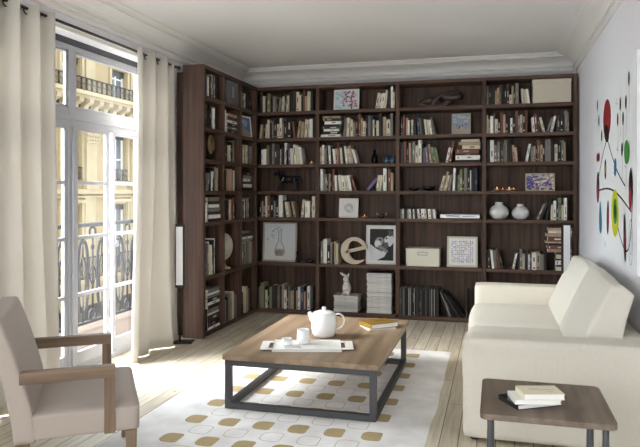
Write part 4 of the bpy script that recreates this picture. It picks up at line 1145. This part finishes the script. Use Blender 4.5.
oval(.82, .44, .05, .06, 5, .2); oval(.9, .6, .035, .08, 1); oval(.89, .66, .025, .06, 2); oval(.78, .85, .022, .12, 1, -.1); oval(.77, .87, .015, .06, 2)
for rr_ in (.03, .055): 
    line([(.9+rr_*.62*math.cos(a*.3), .86+rr_*1.9*math.sin(a*.3)) for a in range(22)], .005)
for i in range(16):
    u, v = R.uniform(.05, .95), R.uniform(.08, .92); curve(u, v, u+R.uniform(-.05, .05), v+R.uniform(-.06, .06), (.02, .02), .003, 6)
CANV = mat('canvas_ground', (240,243,244), rough=.8, var=.04, vscale=3, bump=.1, bscale=200)
cv.build('canvas', [CANV]+[mat('paint_%d' % i, c, rough=.6) for i, c in enumerate(cols) if i > 0] + [], pt)

# ------------------------------------------------------------------ camera
cam = bpy.data.cameras.new('camera'); co = bpy.data.objects.new('camera', cam); COL.objects.link(co)
cam.sensor_width = 36; cam.lens = 36*FPX/640; cam.shift_y = (192-223.5)/640.0
co.location = (0, 0, H_EYE); co.rotation_euler = (PI/2, 0, AZ)
cam.clip_start = .05; cam.clip_end = 200
S.camera = co

# ------------------------------------------------------------------ light
w = bpy.data.worlds.new('world'); S.world = w; w.use_nodes = True
bg = w.node_tree.nodes['Background']; bg.inputs[0].default_value = (.86, .93, 1.0, 1); bg.inputs[1].default_value = 1.35
# a hazy sky, brighter on the side the sun stands
wn = w.node_tree; tcw = wn.nodes.new('ShaderNodeTexCoord'); vd = wn.nodes.new('ShaderNodeVectorMath'); vd.operation = 'DOT_PRODUCT'
vd.inputs[1].default_value = (-.78, -.26, .57); wn.links.new(tcw.outputs['Generated'], vd.inputs[0])
mxn = wn.nodes.new('ShaderNodeMath'); mxn.operation = 'MAXIMUM'; mxn.inputs[1].default_value = 0; wn.links.new(vd.outputs['Value'], mxn.inputs[0])
pwn = wn.nodes.new('ShaderNodeMath'); pwn.operation = 'POWER'; pwn.inputs[1].default_value = 3; wn.links.new(mxn.outputs[0], pwn.inputs[0])
man = wn.nodes.new('ShaderNodeMath'); man.operation = 'MULTIPLY_ADD'; man.inputs[1].default_value = 12.0; man.inputs[2].default_value = 1.35
wn.links.new(pwn.outputs[0], man.inputs[0]); wn.links.new(man.outputs[0], bg.inputs[1])
sun = bpy.data.lights.new('sun', 'SUN'); sun.energy = 7.5; sun.angle = math.radians(30); sun.color = (1, .975, .94)
su = bpy.data.objects.new('sun', sun); COL.objects.link(su)
el = math.radians(34); az = math.radians(27)
d = Vector((math.cos(az)*math.cos(el), math.sin(az)*math.cos(el), -math.sin(el)))
su.rotation_euler = d.to_track_quat('-Z', 'Y').to_euler(); su.location = (-8, 0, 8)
# fill light added behind the camera to brighten the room
al = bpy.data.lights.new('rear_fill', 'AREA'); al.shape = 'RECTANGLE'; al.size = 2.9; al.size_y = 2.3; al.energy = 30; al.color = (.93, .97, 1)
ao = bpy.data.objects.new('rear_fill', al); COL.objects.link(ao); ao.location = (-1.6, -1.3, 1.7); ao.rotation_euler = Vector((.12, 1, -.02)).to_track_quat('-Z', 'Y').to_euler()

S.view_settings.view_transform = 'Standard'; S.view_settings.look = 'None'; S.view_settings.gamma = 1; S.view_settings.use_curve_mapping = False
S.view_settings.exposure = 1.0
